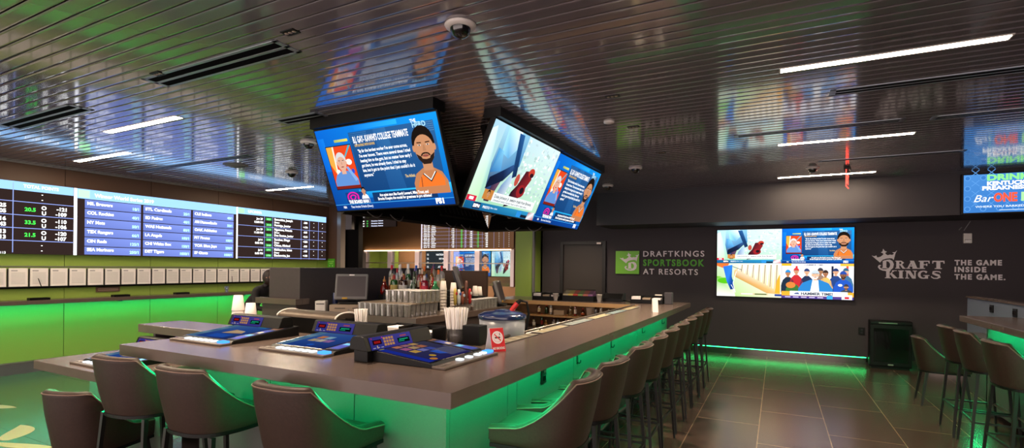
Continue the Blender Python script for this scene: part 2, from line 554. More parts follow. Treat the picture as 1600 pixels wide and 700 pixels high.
# left wall: brown panels over lime panels, seams between the panels
b = MB()
b.box(-9.5, -3.2, 0.0, -9.31, 8.6, ZC, 'slat_void')
ys = [-3.2] + [3.63 + 1.16 * i for i in range(-5, 5)] + [8.6]
for a, c in zip(ys, ys[1:]):
    b.box(-9.32, a + 0.004, 0.17, -9.29, c - 0.004, 1.66, 'lime')
    b.box(-9.32, a + 0.004, 1.67, -9.29, c - 0.004, ZC, 'brown')
struct('wall_left', b, 'wall of lime panels below brown panels')
b = MB(); b.box(-9.31, -3.2, 0.0, -9.27, 8.6, 0.155, 'baseboard'); b.box(-9.31, -3.2, 0.155, -9.265, 8.6, 0.168, 'trim')
struct('baseboard_left', b, 'grey base along the lime wall')
b = MB(); b.box(-9.29, -3.2, ZC - 0.02, -9.26, 8.6, ZC - 0.001, 'trim'); struct('trim_left', b, 'metal edge where ceiling meets left wall')
b = MB(); b.box(-9.31, 8.6, 0, -9.0, 8.75, ZC, 'brown'); struct('wall_return', b, 'narrow brown wall closing the left wall')
b = MB(); b.box(-9.0, 8.58, 0, -8.885, 8.72, ZC, 'trim'); struct('trim_1', b, 'pale post at the corner opening')
b = MB(); b.box(-11.6, 9.6, 0, -9.33, 9.75, ZC, 'slat_void'); struct('wall_recess', b, 'dark wall in the passage')
b = MB(); b.box(-9.95, 9.45, 2.45, -9.42, 9.6, ZC, 'bulk'); b.box(-9.79, 9.54, 0, -9.77, 9.6, 2.45, 'darkgrey'); struct('door_2', b, 'black passage door below a grey transom')

# window wall far behind the bar
WY = 11.5
b = MB()
b.box(-11.6, WY, 2.0, -5.1, WY + 0.15, ZC, 'brown_lit')
b.box(-11.6, WY, 0.0, -5.1, WY + 0.15, 1.05, 'brown_lit')
struct('wall_back', b, 'brown wall with ticket windows')
b = MB(); b.box(-11.9, 13.3, 0, -5.0, 13.45, ZC, 'brown_lit'); b.box(-11.9, 13.25, 0, -11.2, 13.3, 2.4, 'lime'); b.box(-12.0, 13.22, 0, -11.1, 13.25, ZC, 'lime')
struct('wall_booth', b, 'back wall of the ticket booth')
b = MB(); b.box(-12.0, 8.75, 0, -11.9, 13.4, ZC, 'lime'); struct('wall_booth_left', b, 'lime side wall of the ticket booth')
b = MB(); b.box(6.0, -3.2, 0, 6.15, 10.1, ZC, 'wall'); struct('wall_right', b, 'charcoal wall at the right of the room')
posts = [-11.28, -10.92, -9.96, -8.97, -7.99, -7.0, -5.96]
for i, (a, c) in enumerate(zip(posts, posts[1:])):
    b = MB()
    b.box(a - 0.07, WY - 0.02, 1.05, a + 0.07, WY + 0.12, 2.0, 'post')
    b.box(a + 0.07, WY - 0.02, 1.625, c - 0.07, WY + 0.01, 1.65, 'trim')
    if i == 5: b.box(c - 0.05, WY - 0.02, 1.05, c + 0.05, WY + 0.12, 2.0, 'post')
    o = struct('window_%d' % (i + 1), b, 'ticket window with grey post and metal rail')
    g = MB(); g.box(a + 0.07, WY + 0.02, 1.05, c - 0.07, WY + 0.028, 1.97, 'acrylic'); g.build('window_pane', o)
b = MB(); b.box(-5.1, 10.09, 0, -4.5, 10.25, ZC, 'wall'); b.box(-5.2, 10.2, 0, -5.1, 13.4, ZC, 'brown'); struct('wall_corner', b, 'wall behind the lime column')
b = MB(); b.box(-4.955, 9.7, 0, -4.54, 10.09, ZC, 'lime'); b.box(-4.545, 9.675, 0, -4.505, 9.74, ZC, 'greyplastic'); struct('column', b, 'lime column beside the service door')

# wall with the video display, plinth slot, bulkhead
b = MB()
b.box(-4.54, YW, 0.135, 6.0, YW + 0.15, ZC, 'wall')
b.box(-4.54, YW + 0.10, 0.0, 6.0, YW + 0.2, 0.135, 'mirror')
struct('wall_far', b, 'charcoal wall with display and lettering')
b = MB(); b.box(-2.97, YB, ZBULK, 6.0, YW, ZC, 'bulk'); struct('bulkhead', b, 'dark bulkhead over the display wall')
# service door
b = MB()
b.box(-4.0, YW - 0.012, 0, -3.15, YW + 0.01, 2.03, 'door')
d = struct('door_1', b, 'black service door')
b = MB(); b.box(-4.07, YW - 0.06, 0, -4.0, YW + 0.01, 2.10, 'door_frame'); b.box(-3.15, YW - 0.06, 0, -3.08, YW + 0.01, 2.10, 'door_frame'); b.box(-4.0, YW - 0.06, 2.03, -3.15, YW + 0.01, 2.10, 'door_frame'); b.build('door_frame', d, 0.004)
b = MB(); b.box(-3.26, YW - 0.09, 2.035, -3.17, YW - 0.06, 2.07, 'brushed'); b.build('door_closer', d)

# ------------------------------------------------------------------ light strips
def strip(name, label, p0, p1, mt='green_led', group=None):
    b = MB(); b.box(*p0, *p1, mt)
    o = b.build(name)
    return tag(o, label, 'light strip', group)
strip('light_strip', 'green light strip under the ledge along the lime wall', (-9.13, -3.0, 0.9665), (-9.11, 7.4, 0.9695), 'green_wash')
strip('light_strip', 'green light strip in the plinth slot below the video wall', (-4.5, YW + 0.03, 0.12), (1.31, YW + 0.05, 0.134), 'slot_led')
strip('light_strip', 'warm light strip above the ticket windows', (-10.9, WY - 0.05, 1.98), (-6.0, WY + 0.0, 2.0), 'warm_led')

# ------------------------------------------------------------------ ceiling fixtures
def linear_light(x0, x1, y, label):
    t = thing('linear_light', label, 'ceiling light', ((x0 + x1) / 2, y, ZC), 0, 'linear ceiling lights')
    L = (x1 - x0) / 2
    b = MB()
    b.box(-L - .01, -.045, -.004, L + .01, -.036, .03, 'white'); b.box(-L - .01, .036, -.004, L + .01, .045, .03, 'white')
    b.box(-L - .01, -.036, -.004, -L, .036, .03, 'white'); b.box(L, -.036, -.004, L + .01, .036, .03, 'white')
    b.build('housing', t)
    b = MB(); b.box(-L, -.036, -.003, L, .036, .01, 'lamp'); b.build('diffuser', t)
    return t
linear_light(0.01, 1.2, 4.0, 'largest warm linear ceiling light, upper right above the aisle')
linear_light(0.0, 1.2, 6.37, 'middle warm linear ceiling light of the row above the aisle')
linear_light(0.0, 1.2, 8.64, 'small warm linear ceiling light nearest the bulkhead')
linear_light(-6.31, -5.02, 2.82, 'warm linear ceiling light left of the hanging screens, closest of three')
linear_light(-8.51, -7.21, 3.45, 'warm linear ceiling light above the blue odds table')
linear_light(0.0, 1.2, 1.6, 'added unseen warm linear ceiling light over the aisle, behind the camera side of the row')  # this and the next two lamps are added out of view for fill
linear_light(-6.31, -5.02, 0.6, 'added unseen warm linear ceiling light over the left stools')
linear_light(-3.1, -1.9, -1.0, 'added unseen warm linear ceiling light over the seating area')
linear_light(-8.46, -7.27, 6.35, 'warm linear ceiling light above the far end of the odds board')

def slot_vent(x0, x1, y, label, wd=0.2):
    t = thing('slot_vent', label, 'air vent', ((x0 + x1) / 2, y, ZC), 0, 'slot air vents in the ceiling')
    L = (x1 - x0) / 2
    b = MB()
    for a, c in ((-.10, -.075), (-.014, .014), (.075, .10)): b.box(-L, a * wd / .2, -.0045, L, c * wd / .2, .02, 'vent')
    for s in (-1, 1): b.box(min(s * L, s * (L - .04)), -.10 * wd / .2, -.0045, max(s * L, s * (L - .04)), .10 * wd / .2, .02, 'vent')
    b.build('frame', t, 0.002)
    b = MB(); b.box(-L + .04, -.08 * wd / .2, -.0035, L - .04, .08 * wd / .2, .02, 'slat_void'); b.build('slot', t)
    return t
slot_vent(-4.25, -2.75, 2.21, 'long double-slot ceiling vent left of the hanging screens')
slot_vent(-7.0, -5.5, 2.26, 'double-slot ceiling vent at far left above the odds board')
slot_vent(-8.75, -5.9, 4.22, 'thin long ceiling vent behind the left pair of linear lights', 0.12)
slot_vent(-4.3, -3.7, 3.36, 'short ceiling vent beside the left hanging screen', 0.16)
slot_vent(0.35, 1.9, 4.67, 'long black ceiling vent below the largest linear light', 0.14)
slot_vent(-0.41, 1.02, 5.78, 'black ceiling vent above the middle linear light', 0.12)
slot_vent(1.22, 2.3, 5.83, 'ceiling vent at the right above the drink specials screen', 0.12)
slot_vent(0.45, 1.9, 7.55, 'faint ceiling vent behind the middle linear light', 0.10)

def dome(x, y, label, s=1.0):
    t = thing('dome_camera', label, 'security camera', (x, y, ZC), 0, 'ceiling dome cameras')
    b = MB(); b.lathe([(0.0, 0.0), (.088 * s, 0), (.092 * s, -.006 * s), (.085 * s, -.018 * s), (.06 * s, -.024 * s), (0, -.024 * s)], (0, 0, 0), 28, 'white'); b.build('base_ring', t)
    b = MB()
    b.lathe([(.060 * s * math.cos(a), -.022 * s - .058 * s * math.sin(a)) for a in [i * PI / 16 for i in range(9)]], (0, 0, 0), 24, 'dome'); b.build('dome', t)
    return t
dome(-1.62, 2.45, 'large smoked dome camera above the hanging screens')
dome(-4.69, 4.04, 'dome camera just left of the left hanging screen', 1.0)
dome(-6.45, 5.25, 'dome camera between the left linear lights and the odds board', 1.0)
dome(-1.74, 7.0, 'dome camera right of the right hanging screen', 1.0)
dome(-2.53, 8.33, 'dome camera beside the left end of the bulkhead', 1.0)
dome(0.41, 7.97, 'dome camera beside the exit sign', 0.9)

def downlight(x, y, label, energy=14, spread=120):
    t = thing('downlight', label, 'ceiling light', (x, y, ZC), 0, 'small recessed downlights')
    b = MB(); b.box(-.055, -.032, -.005, .055, .032, .01, 'black'); b.build('trim', t, .003)
    b = MB()
    b = MB()
    for k in (-1, 0, 1):
        b = MB(); b.lathe([(.004, -.0055), (.013, -.0055), (.013, -.007), (0.0, -.007)], (k * .032, 0, 0), 10, 'beige'); b.build('lens', t)
    l = bpy.data.lights.new('bulb', 'SPOT'); l.energy = energy; l.color = (1.0, 0.78, 0.55); l.spot_size = math.radians(spread); l.spot_blend = 1.0; l.shadow_soft_size = 0.05
    lo = bpy.data.objects.new('bulb', l); COL.objects.link(lo); lo.parent = t; lo.location = (0, 0, -.03)
downlight(-2.58, 2.08, 'small downlight beside the right end of the long vent', 170)
downlight(-4.02, 2.11, 'small downlight beside the left end of the long vent', 170)
downlight(-1.19, 4.01, 'small downlight right of the two hanging screens', 170)
downlight(-1.26, 4.97, 'small downlight above the right hanging screen, second along the bar', 170)
downlight(-1.24, 6.2, 'small downlight above the far end of the bar', 170)
downlight(-3.25, 4.75, 'added unseen downlight inside the square of hanging screens, front one', 150, 62)  # hidden pair of lamps added to brighten the island
downlight(-3.25, 5.9, 'added unseen downlight inside the square of hanging screens, rear one', 150, 62)
downlight(-8.7, 10.0, 'small downlight in front of the ticket windows, left one', 420, 150)
downlight(-6.7, 10.0, 'small downlight in front of the ticket windows, right one', 420, 150)
downlight(-10.6, 12.4, 'added unseen downlight inside the ticket booth, left one', 300, 150)  # pair of lamps added to brighten the booth interior
downlight(-8.6, 12.5, 'added unseen downlight inside the ticket booth, right one', 300, 150)
downlight(-3.6, 8.9, 'small downlight on the ceiling before the black service door', 160)
b = MB(); b.lathe([(0, 0), (.05, 0), (.05, -.012), (.03, -.02), (0, -.02)], (-1.42, 4.69, ZC), 20, 'white')
tag(b.build('smoke_detector'), 'small round white detector on the ceiling right of the right screen', 'smoke detector')
t = thing('air_diffuser', 'grey round air diffuser on the ceiling above the odds board', 'air vent', (-6.73, 4.55, ZC))
b = MB()
for r, z in ((.16, 0), (.11, -.012), (.06, -.022)): b.lathe([(r, 0), (r, z - .006), (r - .03, z - .014), (r - .04, z - .012)], (0, 0, 0), 24, 'greyplastic')
b.build('rings', t)

# exit sign on its ceiling mount
t = thing('exit_sign', 'edge-on red lit exit sign hanging from the ceiling', 'exit sign', (0.83, 8.21, ZC), math.radians(79))
b = MB(); b.box(-.14, -.03, -.035, .14, .03, 0, 'black'); b.build('canopy', t, .004)
b = MB(); b.box(-.15, -.004, -.25, .15, .004, -.035, 'acrylic'); b.build('edge_panel', t)
b = MB(); b.box(-.152, -.005, -.252, -.147, .005, -.035, 'exit_red'); b.box(-.15, -.006, -.256, .15, .006, -.25, 'exit_red')
for sgn in (-1, 1):
    raised_text(b, 'EXIT', (-.12 * -sgn if sgn > 0 else -.12, sgn * .0045, -.21), (-1 if sgn > 0 else 1, 0, 0), (0, 0, 1), (0, sgn, 0), .13, .24, .001, 'exit_red')
b.build('lettering', t)

# ================================================================== LEFT WALL FITTINGS
# ledge
t = thing('wall_ledge', 'brown writing ledge along the lime wall', 'ledge', (-9.29, 2.2, 0.97))
b = MB(); b.box(0, -5.2, 0, 0.29, 5.2, 0.055, 'top'); b.build('ledge_top', t, .004)
for i in range(5):
    b = MB(); b.box(0.0, -4.2 + i * 2.1, -.02, .12, -4.17 + i * 2.1, 0, 'blackmetal'); b.build('bracket', t)

# odds video wall
t = thing('odds_board', 'long blue and black odds display on the brown wall', 'display board', (-9.29, 5.0, 1.66))
b = MB(); b.box(0, -3.6, 0, .075, 3.45, 0.99, 'black'); b.build('cabinet', t, .003)
c = Canvas((.077, -3.6, 0.0), (0, 1, 0), (0, 0, 1))
V = View(c, 0, 0, 7.05, 0.99)
Y0 = 1.4
def U(y): return (y - Y0) / 7.05
DK, BLU, HDR, LN = '#241a18', '#5a68a4', '#7fa9d8', '#7e90d2'
V.rect(0, 0, 1, 1, DK, 0)
# first table: spreads and totals
V.rect(0, .88, U(3.70), 1, HDR, 1)
for y in (2.35, 3.03): V.rect(U(y) - .0006, .02, U(y) + .0006, .98, LN, 2)
V.text('SPREAD', U(2.72), .925, .045, '#ffffff', 'C', layer=2, wmax=.05); V.text('TOTAL POINTS', U(3.33), .925, .045, '#ffffff', 'C', layer=2, wmax=.055); V.text('MONEY LINE', U(2.05), .925, .045, '#ffffff', 'C', layer=2, wmax=.055)
rows = [('-', '-', '', '', '-', '-'), ('-3.5', '3.5', '-125', '-105', '20.5', '-121', '-109'), ('6.5', '-6.5', '+116', '-143', '33.5', '-110', '-106'), ('-1.5', '1.5', '-113', '-113', '21.5', '-120', '-107'), ('-', '-', '', '', '-', '-')]
zt = [.885, .70, .52, .345, .165]
GR = '#3fdc4a'
for r, v in zip(rows, zt):
    V.rect(0, v - .16 - .004, U(3.70), v - .16 + .004, LN, 2) if v > .2 else None
    for j in (0, 1):
        vv = v - .065 - j * .075
        if len(r) < 7:
            for y in (1.9, 2.72, 3.34): V.rect(U(y) - .0012, vv + .018, U(y) + .0012, vv + .028, '#ffffff', 3)
            continue
        V.text(r[j], U(2.70), vv, .052, GR, 'R', bold=.035); V.text(r[2 + j], U(2.96), vv, .052, '#ffffff', 'R', bold=.04)
        V.text('OU'[j], U(3.36), vv, .052, '#ffffff', 'C', bold=.04); V.text(r[5 + j], U(3.62), vv, .052, '#ffffff', 'R', bold=.04)
        V.text(r[2 + j], U(2.2), vv, .052, '#ffffff', 'R', bold=.04)
    if len(r) == 7: V.text(r[4], U(3.27), v - .10, .052, GR, 'R', bold=.035)
V.text('-3.5', U(2.70), .0, .03, GR, 'R'); V.text('-113', U(2.96), .0, .03, '#ffffff', 'R')
V.rect(U(3.705), 0, U(3.745), 1, '#f4f6ff', 3)
# second table: futures
V.rect(U(3.745), .855, U(6.26), 1, HDR, 1)
V.rect(U(3.76), .87, U(3.90), .985, '#9fe0a6', 2)
V.text('Winner World Series 2019', U(3.96), .895, .055, '#ffffff', bold=.03)
cols = [(3.84, 4.60, [('MIL Brewers', '18/1'), ('COL Rockies', '40/1'), ('NY Mets', '50/1'), ('TEX Rangers', '66/1'), ('CIN Reds', '125/1'), ('SEA Mariners', '250/1')]),
        (4.635, 5.40, [('STL Cardinals', '25/1'), ('SD Padres', '40/1'), ('WAS Nationals', '80/1'), ('LA Angels', '100/1'), ('CHI White Sox', '150/1'), ('DET Tigers', '1000/1')]),
        (5.435, 6.20, [('CLE Indians', '40/1'), ('ARI Diamondbacks', '50/1'), ('OAK Athletics', '66/1'), ('PIT Pirates', '100/1'), ('TOR Blue Jays', '250/1'), ('SF Giants', '1000/1')])]
for y0, y1, rs in cols:
    for i, (a, q) in enumerate(rs):
        v1 = .845 - i * .143; v0 = max(v1 - .131, .012)
        V.rect(U(y0), v0, U(y1), v1, [S('#515f9a'), S('#5b6baa'), S('#6474b4'), S('#5868a4')], 1)
        V.text(a, U(y0 + .03), v0 + .055, .047, '#ffffff', bold=.035, wmax=None if len(a) < 13 else .058)
        V.text(q, U(y1 - .03), v0 + .03, .045, '#a8f0c4', 'R', bold=.03)
V.rect(U(6.255), 0, U(6.285), 1, '#f4f6ff', 3)
# third table: fights
V.rect(U(6.285), .875, 1, 1, HDR, 1); V.rect(U(6.30), .885, U(6.42), .985, '#8fdc98', 2); V.text('UFC/MMA', U(6.5), .915, .05, '#ffffff')
for y in (6.86, 7.05, 7.76, 7.98, 8.23): V.rect(U(y) - .0005, .01, U(y) + .0005, .87, LN, 2)
fights = [('Jun 29', '12:00 PM', '1537', 'Benavidez, Joseph', '3113', 'Formiga, Jussier', '-200', '+170'), ('Jun 29', '11:00 PM', '2111', 'Ngannou, Francis', '2113', 'Dos Santos, Junior', '-265', '+215'), ('Jul 6', '8:00 PM', '2101', 'Sanchez, Diego', '2163', 'Chiesa, Michael', '+250', '-300'), ('Jul 6', '8:00 PM', '1771', 'Makhachev, Islam', '1770', 'Blachowicz, Jan', '-150', '+130')]
for i, f in enumerate(fights):
    v = .84 - i * .21
    V.rect(U(6.285), v - .185, 1, v - .178, LN, 2)
    V.text(f[0], U(6.82), v - .045, .04, '#ffffff', 'R', bold=.03); V.text(f[1], U(6.83), v - .115, .04, '#ffffff', 'R', bold=.03)
    for j in (0, 1):
        V.rect(U(6.89), v - .045 - j * .115, U(7.03), v + .01 - j * .115, '#1f7a34', 2)
        V.text(f[2 + 2 * j], U(6.96), v - .038 - j * .115, .036, '#9cf0a0', 'C', layer=3.5)
        V.text(f[3 + 2 * j], U(7.09), v - .03 - j * .12, .046, '#ffffff', bold=.03)
        V.text(f[6 + j], U(7.87), v - .04 - j * .10, .042, '#ffffff', 'C', bold=.03)
        for y in (8.10, 8.34): V.rect(U(y) - .0010, v - .02 - j * .09, U(y) + .0010, v - .008 - j * .09, '#ffffff', 3)
    V.text('Draw', U(7.09), v - .09, .04, '#ffffff')
c.build('screen', t, 'screen_bright')

# paper rail
t = thing('paper_rail', 'black rail holding the white betting sheets on the lime wall', 'rack', (-9.29, 2.2, 1.18))
b = MB(); b.box(0, -5.1, 0, .055, 5.0, .012, 'black'); b.box(.05, -5.1, 0, .055, 5.0, .03, 'black'); b.build('rail', t)
b = MB(); b.box(0, -5.1, .30, .012, 5.0, .315, 'greyplastic'); b.build('top_rail', t)
y = 1.66; i = 0
proto = None
while y < 7.05:
    lab = 'white betting sheet pad on the lime wall rail, %s from the left end' % (ORD[i] if i < 20 else 'twentieth')
    if i >= 20: lab = 'white betting sheet pad on the lime wall rail, number %d from the left end' % (i + 1)
    if proto is None:
        proto = thing('betting_sheet_pad', lab, 'paper pad', (-9.28, y, 1.192), 0, 'white sheets along the lime wall')
        b = MB(); b.box(.012, 0, 0, .03, .2, .272, 'paper', .002); b.build('sheet', proto)
        c = Canvas((.0305, 0.01, .01), (0, 1, 0), (0, 0, 1)); W = View(c, 0, 0, .18, .25)
        W.rect(.08, .88, .45, .93, '#8a8790', 1); 
        for r in range(9): W.rect(.08, .78 - r * .075, .9, .80 - r * .075, '#b3aeb2', 1)
        c.build('print', proto, 'print')
        b = MB(); b.box(.006, -.012, -.005, .036, -.006, .26, 'darkgrey'); b.build('divider', proto)
    else:
        copy_tree(proto, (-9.28, y, 1.192), 0, lab)
    y += .2243; i += 1
def marker(y, z, name, label, rx):
    b = MB(); b.cyl((-9.235, y, z), (-9.2, y + rx * .05, z + .12), .006, .004, 8, 'black'); tag(b.build(name), label, 'pen')
marker(3.35, 1.2, 'pen', 'black pen leaning against the second sheets from the left edge', -1)
marker(6.2, 1.2, 'pen', 'black pen leaning against sheets near the right end of the rail', -.6)
t = thing('wall_plaque', 'small brown notice on the lime wall under the rail', 'sign', (-9.285, 4.18, 1.10))
b = MB(); b.box(0, -.16, 0, .012, .16, .075, 'brown'); b.build('plate', t)
c = Canvas((.0125, -.16, 0), (0, 1, 0), (0, 0, 1)); W = View(c, 0, 0, .32, .075)
for r in range(2): W.rect(.08, .3 + r * .3, .92, .38 + r * .3, '#b7a394', 1)
c.build('print', t, 'print')
def tray(y, label):
    t = thing('pencil_tray', label, 'tray', (-9.12, y, 1.025), 0, 'pencil trays on the ledge')
    b = MB(); b.box(-.05, -.11, 0, .05, .11, .006, 'black'); b.box(-.05, -.11, 0, -.045, .11, .03, 'black'); b.box(.045, -.11, 0, .05, .11, .03, 'black'); b.box(-.05, -.11, 0, .05, -.105, .03, 'black'); b.box(-.05, .105, 0, .05, .11, .03, 'black'); b.build('tray', t)
    b = MB()
    for k in range(4): b.cyl((-.03 + k * .02, -.08, .012), (-.03 + k * .02, .08, .014), .004, .004, 6, 'wood')
    b.build('pencils', t)['kind'] = 'stuff'
tray(4.28, 'black pencil tray on the ledge below the brown notice'); tray(3.28, 'black pencil tray on the ledge at the left end'); tray(5.2, 'black pencil tray on the ledge right of the brown notice')
t = thing('plastic_cup', 'clear plastic cup on the ledge near the right end of the rail', 'cup', (-9.1, 6.0, 1.025))
b = MB(); b.lathe([(.0, .0), (.03, 0), (.042, .11), (.044, .11), (.031, -.0)], (0, 0, 0), 16, 'acrylic'); b.build('cup', t)

t = thing('wall_sign_small', 'small green sign on the brown wall beside the passage', 'sign', (-9.185, 8.595, 1.5))
t.name = 'green_sign'
b = MB(); b.box(-.115, -.012, 0, .115, 0, .2, 'sign_green'); b.build('plate', t)
c = Canvas((-.115, -.0125, 0), (1, 0, 0), (0, 0, 1)); W = View(c, 0, 0, .23, .2)
W.text('RESPONSIBLE', .5, .62, .13, '#c9ee8e', 'C', wmax=.8, layer=1); W.text('GAMING', .5, .4, .13, '#c9ee8e', 'C', wmax=.5, layer=1)
W.ell(.3, .18, .05, .06, '#e9f7cd', 1); W.ell(.7, .18, .05, .06, '#e9f7cd', 1)
c.build('print', t, 'print')

# cream leaf shapes on the floor at the left
def leaf(x, y, L, wd, rz, bend):
    n = 14; A, B = [], []
    for i in range(n + 1):
        s = i / n; cx_ = s * L; cy_ = bend * math.sin(s * PI * .5) * L
        h = wd * math.sin(PI * s ** .7) * .5
        A.append((cx_, cy_ + h)); B.append((cx_, cy_ - h))
    ca, sa = math.cos(rz), math.sin(rz)
    pts = [(x + p[0] * ca - p[1] * sa, y + p[0] * sa + p[1] * ca) for p in A + B[::-1][1:-1]]
    return pts
for a, lb in (((-7.16, 2.40, 1.1, .16, math.radians(195), .1), 'cream pointed floor shape at the left edge, farther from the chairs'), ((-5.35, 2.03, .75, .10, math.radians(188), .16), 'long cream floor shape reaching the low chair at the left'), ((-5.9, 1.93, .5, .22, math.radians(170), -.3), 'round-ended cream floor shape in the lower left corner')):
    b = MB(); b.prism(leaf(*a), (0, 0, .0016), (1, 0, 0), (0, 1, 0), (0, 0, 1), .002, 'cream_shape')
    tag(b.build('floor_shape'), lb, 'floor inlay', 'cream floor shapes')
# ================================================================== WHAT THE SCREENS SHOW
def show_quote(V, big=True):
    """talk show page: quote card with a portrait at each side"""
    V.poly([(0, 0), (1, 0), (1, 1), (0, 1)], ['#0b3d8c', '#0a4fa6', '#1590e0', '#0b62c8'], 0)
    V.poly([(.25, .14), (1, .14), (1, .25), (.25, .25)], ['#0d6cc0', '#1180cc', '#39c4ee', '#1aa0e0'], .5)
    V.poly([(.0, .5), (.06, .5), (.06, .9), (0, .9)], ['#0d5cc2', '#0e6ad0', '#1479dc', '#0f6ad2'], .5)
    V.poly([(.35, .94), (.7, .94), (.7, .99), (.35, .99)], ['#1378d6', '#2aa8ee', '#2aa8ee', '#1378d6'], .5)
    V.poly([(.29, .22), (.965, .22), (.965, .925), (.29, .925)], ['#123a6e', '#174a80', '#2b5d92', '#1d5088'], 1)
    V.poly([(.52, .22), (.66, .22), (.60, .925), (.50, .925)], ['#1a4a82', '#1c5088', '#31689e', '#295f98'], 1.3)
    for i in range(12):
        for j in range(5):
            V.ell(.30 + i * .0125, .91 - j * .022, .0028, .005, '#4a86bc', 1.6, 6); V.ell(.83 + i * .0115, .91 - j * .022, .0028, .005, '#6a9cc4', 1.6, 6)
    V.text("B.J. GAY- KAWHI'S COLLEGE TEAMMATE", .318, .80, .075, '#ffffff', wmax=.45, bold=.025)
    V.text('ON PLAYING WITH KAWHI', .32, .755, .03, '#d8b04a', wmax=.17, bold=.03)
    q = ['"By far the hardest worker I\'ve ever come across,', "I've ever known. There were several times I tried", 'beating him to the gym, but no matter how early I', 'got there, he was already there. I tried to stay', "late, but it got to the point that I just couldn't do it", 'anymore."']
    wm = [.405, .42, .42, .37, .43, .085]
    for i, s in enumerate(q): V.text(s, .335, .685 - i * .057, .037, '#f2f6fa', wmax=wm[i], bold=.03)
    V.text('The Athletic', .67, .345, .035, '#e0c27a', wmax=.08)
    # portrait at the right
    U = V.sub(.72, .22, .965, .925)
    U.bust(.56, .30, 1.05, .42, '#b5774f', 2)
    U.poly([(.14, .0), (.98, .0), (.99, .10), (.92, .17), (.80, .22), (.58, .09), (.36, .20), (.26, .14), (.20, .08)], '#e2702a', 2.4)
    U.poly([(.80, .22), (.76, .24), (.58, .12), (.40, .22), (.36, .20), (.58, .07)], '#1d1a24', 2.6); U.poly([(.77, .225), (.75, .235), (.58, .115), (.41, .215), (.39, .205), (.58, .095)], '#f4efe8', 2.7)
    U.line([(.27, 0), (.30, .16)], .006, '#1d1a24', 2.7)
    U.face(.58, .62, .27, '#bd8560', '#1a1310', '#2a1c16')
    V.text('THE', .80, .93, .035, '#ffffff', wmax=.045); V.text('HERD', .81, .875, .055, '#9fd0e6', wmax=.10, bold=.04)
    # framed photo at the left
    V.poly([(.15, .835), (.27, .835), (.27, .865), (.15, .865)], ['#8fa860', '#d8cc52', '#e6d860', '#a8b468'], 1)
    V.rect(.055, .265, .285, .80, '#101c30', 1)
    U = V.sub(.06, .275, .28, .79)
    U.rect(0, 0, 1, 1, '#d8431c', 1.4); U.poly([(0, .6), (.22, .3), (.26, 1), (0, 1)], '#e0a040', 1.6); U.poly([(.16, .2), (.22, .2), (.30, 1), (.24, 1)], '#e8e2d0', 1.8)
    U.poly([(.62, .72), (.70, .74), (1, 1), (.92, 1)], '#3aa8b8', 1.8); U.ell(.78, .62, .12, .07, '#f3e6da', 1.8); U.ell(.86, .40, .06, .06, '#2a4cc0', 1.8); U.ell(.25, .42, .09, .05, '#f3e6da', 1.8)
    U.bust(.5, .42, .95, .42, '#5a86c4', 2); U.poly([(.62, .5), (.70, .52), (.98, .2), (.86, .16)], '#7ba0d4', 2.2)
    U.face(.48, .62, .2, '#d2a088', '#c9c8c8')
    U.rect(0, 0, 1, .07, '#7a1f14', 3)
    # lower strip
    V.rect(.12, .095, .31, .225, '#163a78', 1); V.rect(.36, .09, .885, .20, '#14335f', 1)
    for k in range(4): V.ell(.185, .16, .055 - k * .012, .07 - k * .016, '#e0189a' if k % 2 == 0 else '#163a78', 1.5 + k * .2, 20, 20, 340 - k * 20)
    V.rect(.13, .078, .325, .135, '#163a78', 4.4); V.text('THE BOARD MAN', .135, .085, .042, '#ffffff', wmax=.18, bold=.05, layer=5)
    U = V.sub(.255, .09, .325, .28); U.bust(.55, .55, .95, .6, '#e8e4e6', 2.4); U.face(.5, .74, .22, '#b98466', '#19110e')
    V.text('Are quiet stars like Kawhi Leonard, Mike Trout, and', .62, .15, .034, '#ffffff', 'C', wmax=.40, bold=.03); V.text('Brooks Koepka the model for greatness in pro athletes?', .62, .105, .034, '#ffffff', 'C', wmax=.44, bold=.03)
    V.poly([(0, 0), (1, 0), (1, .075), (0, .075)], ['#0a2f70', '#0b3f8e', '#0c459a', '#0a3680'], 1)
    V.rect(0, .073, 1, .078, '#4fb4ee', 1.3)
    V.text('NBA', .07, .028, .03, '#ffffff', wmax=.03); V.text('Thats Angeles Orlando (Disney)', .14, .028, .03, '#dfe9f6', wmax=.2); V.text('FS1', .86, .02, .06, '#ffffff', wmax=.062, bold=.06)

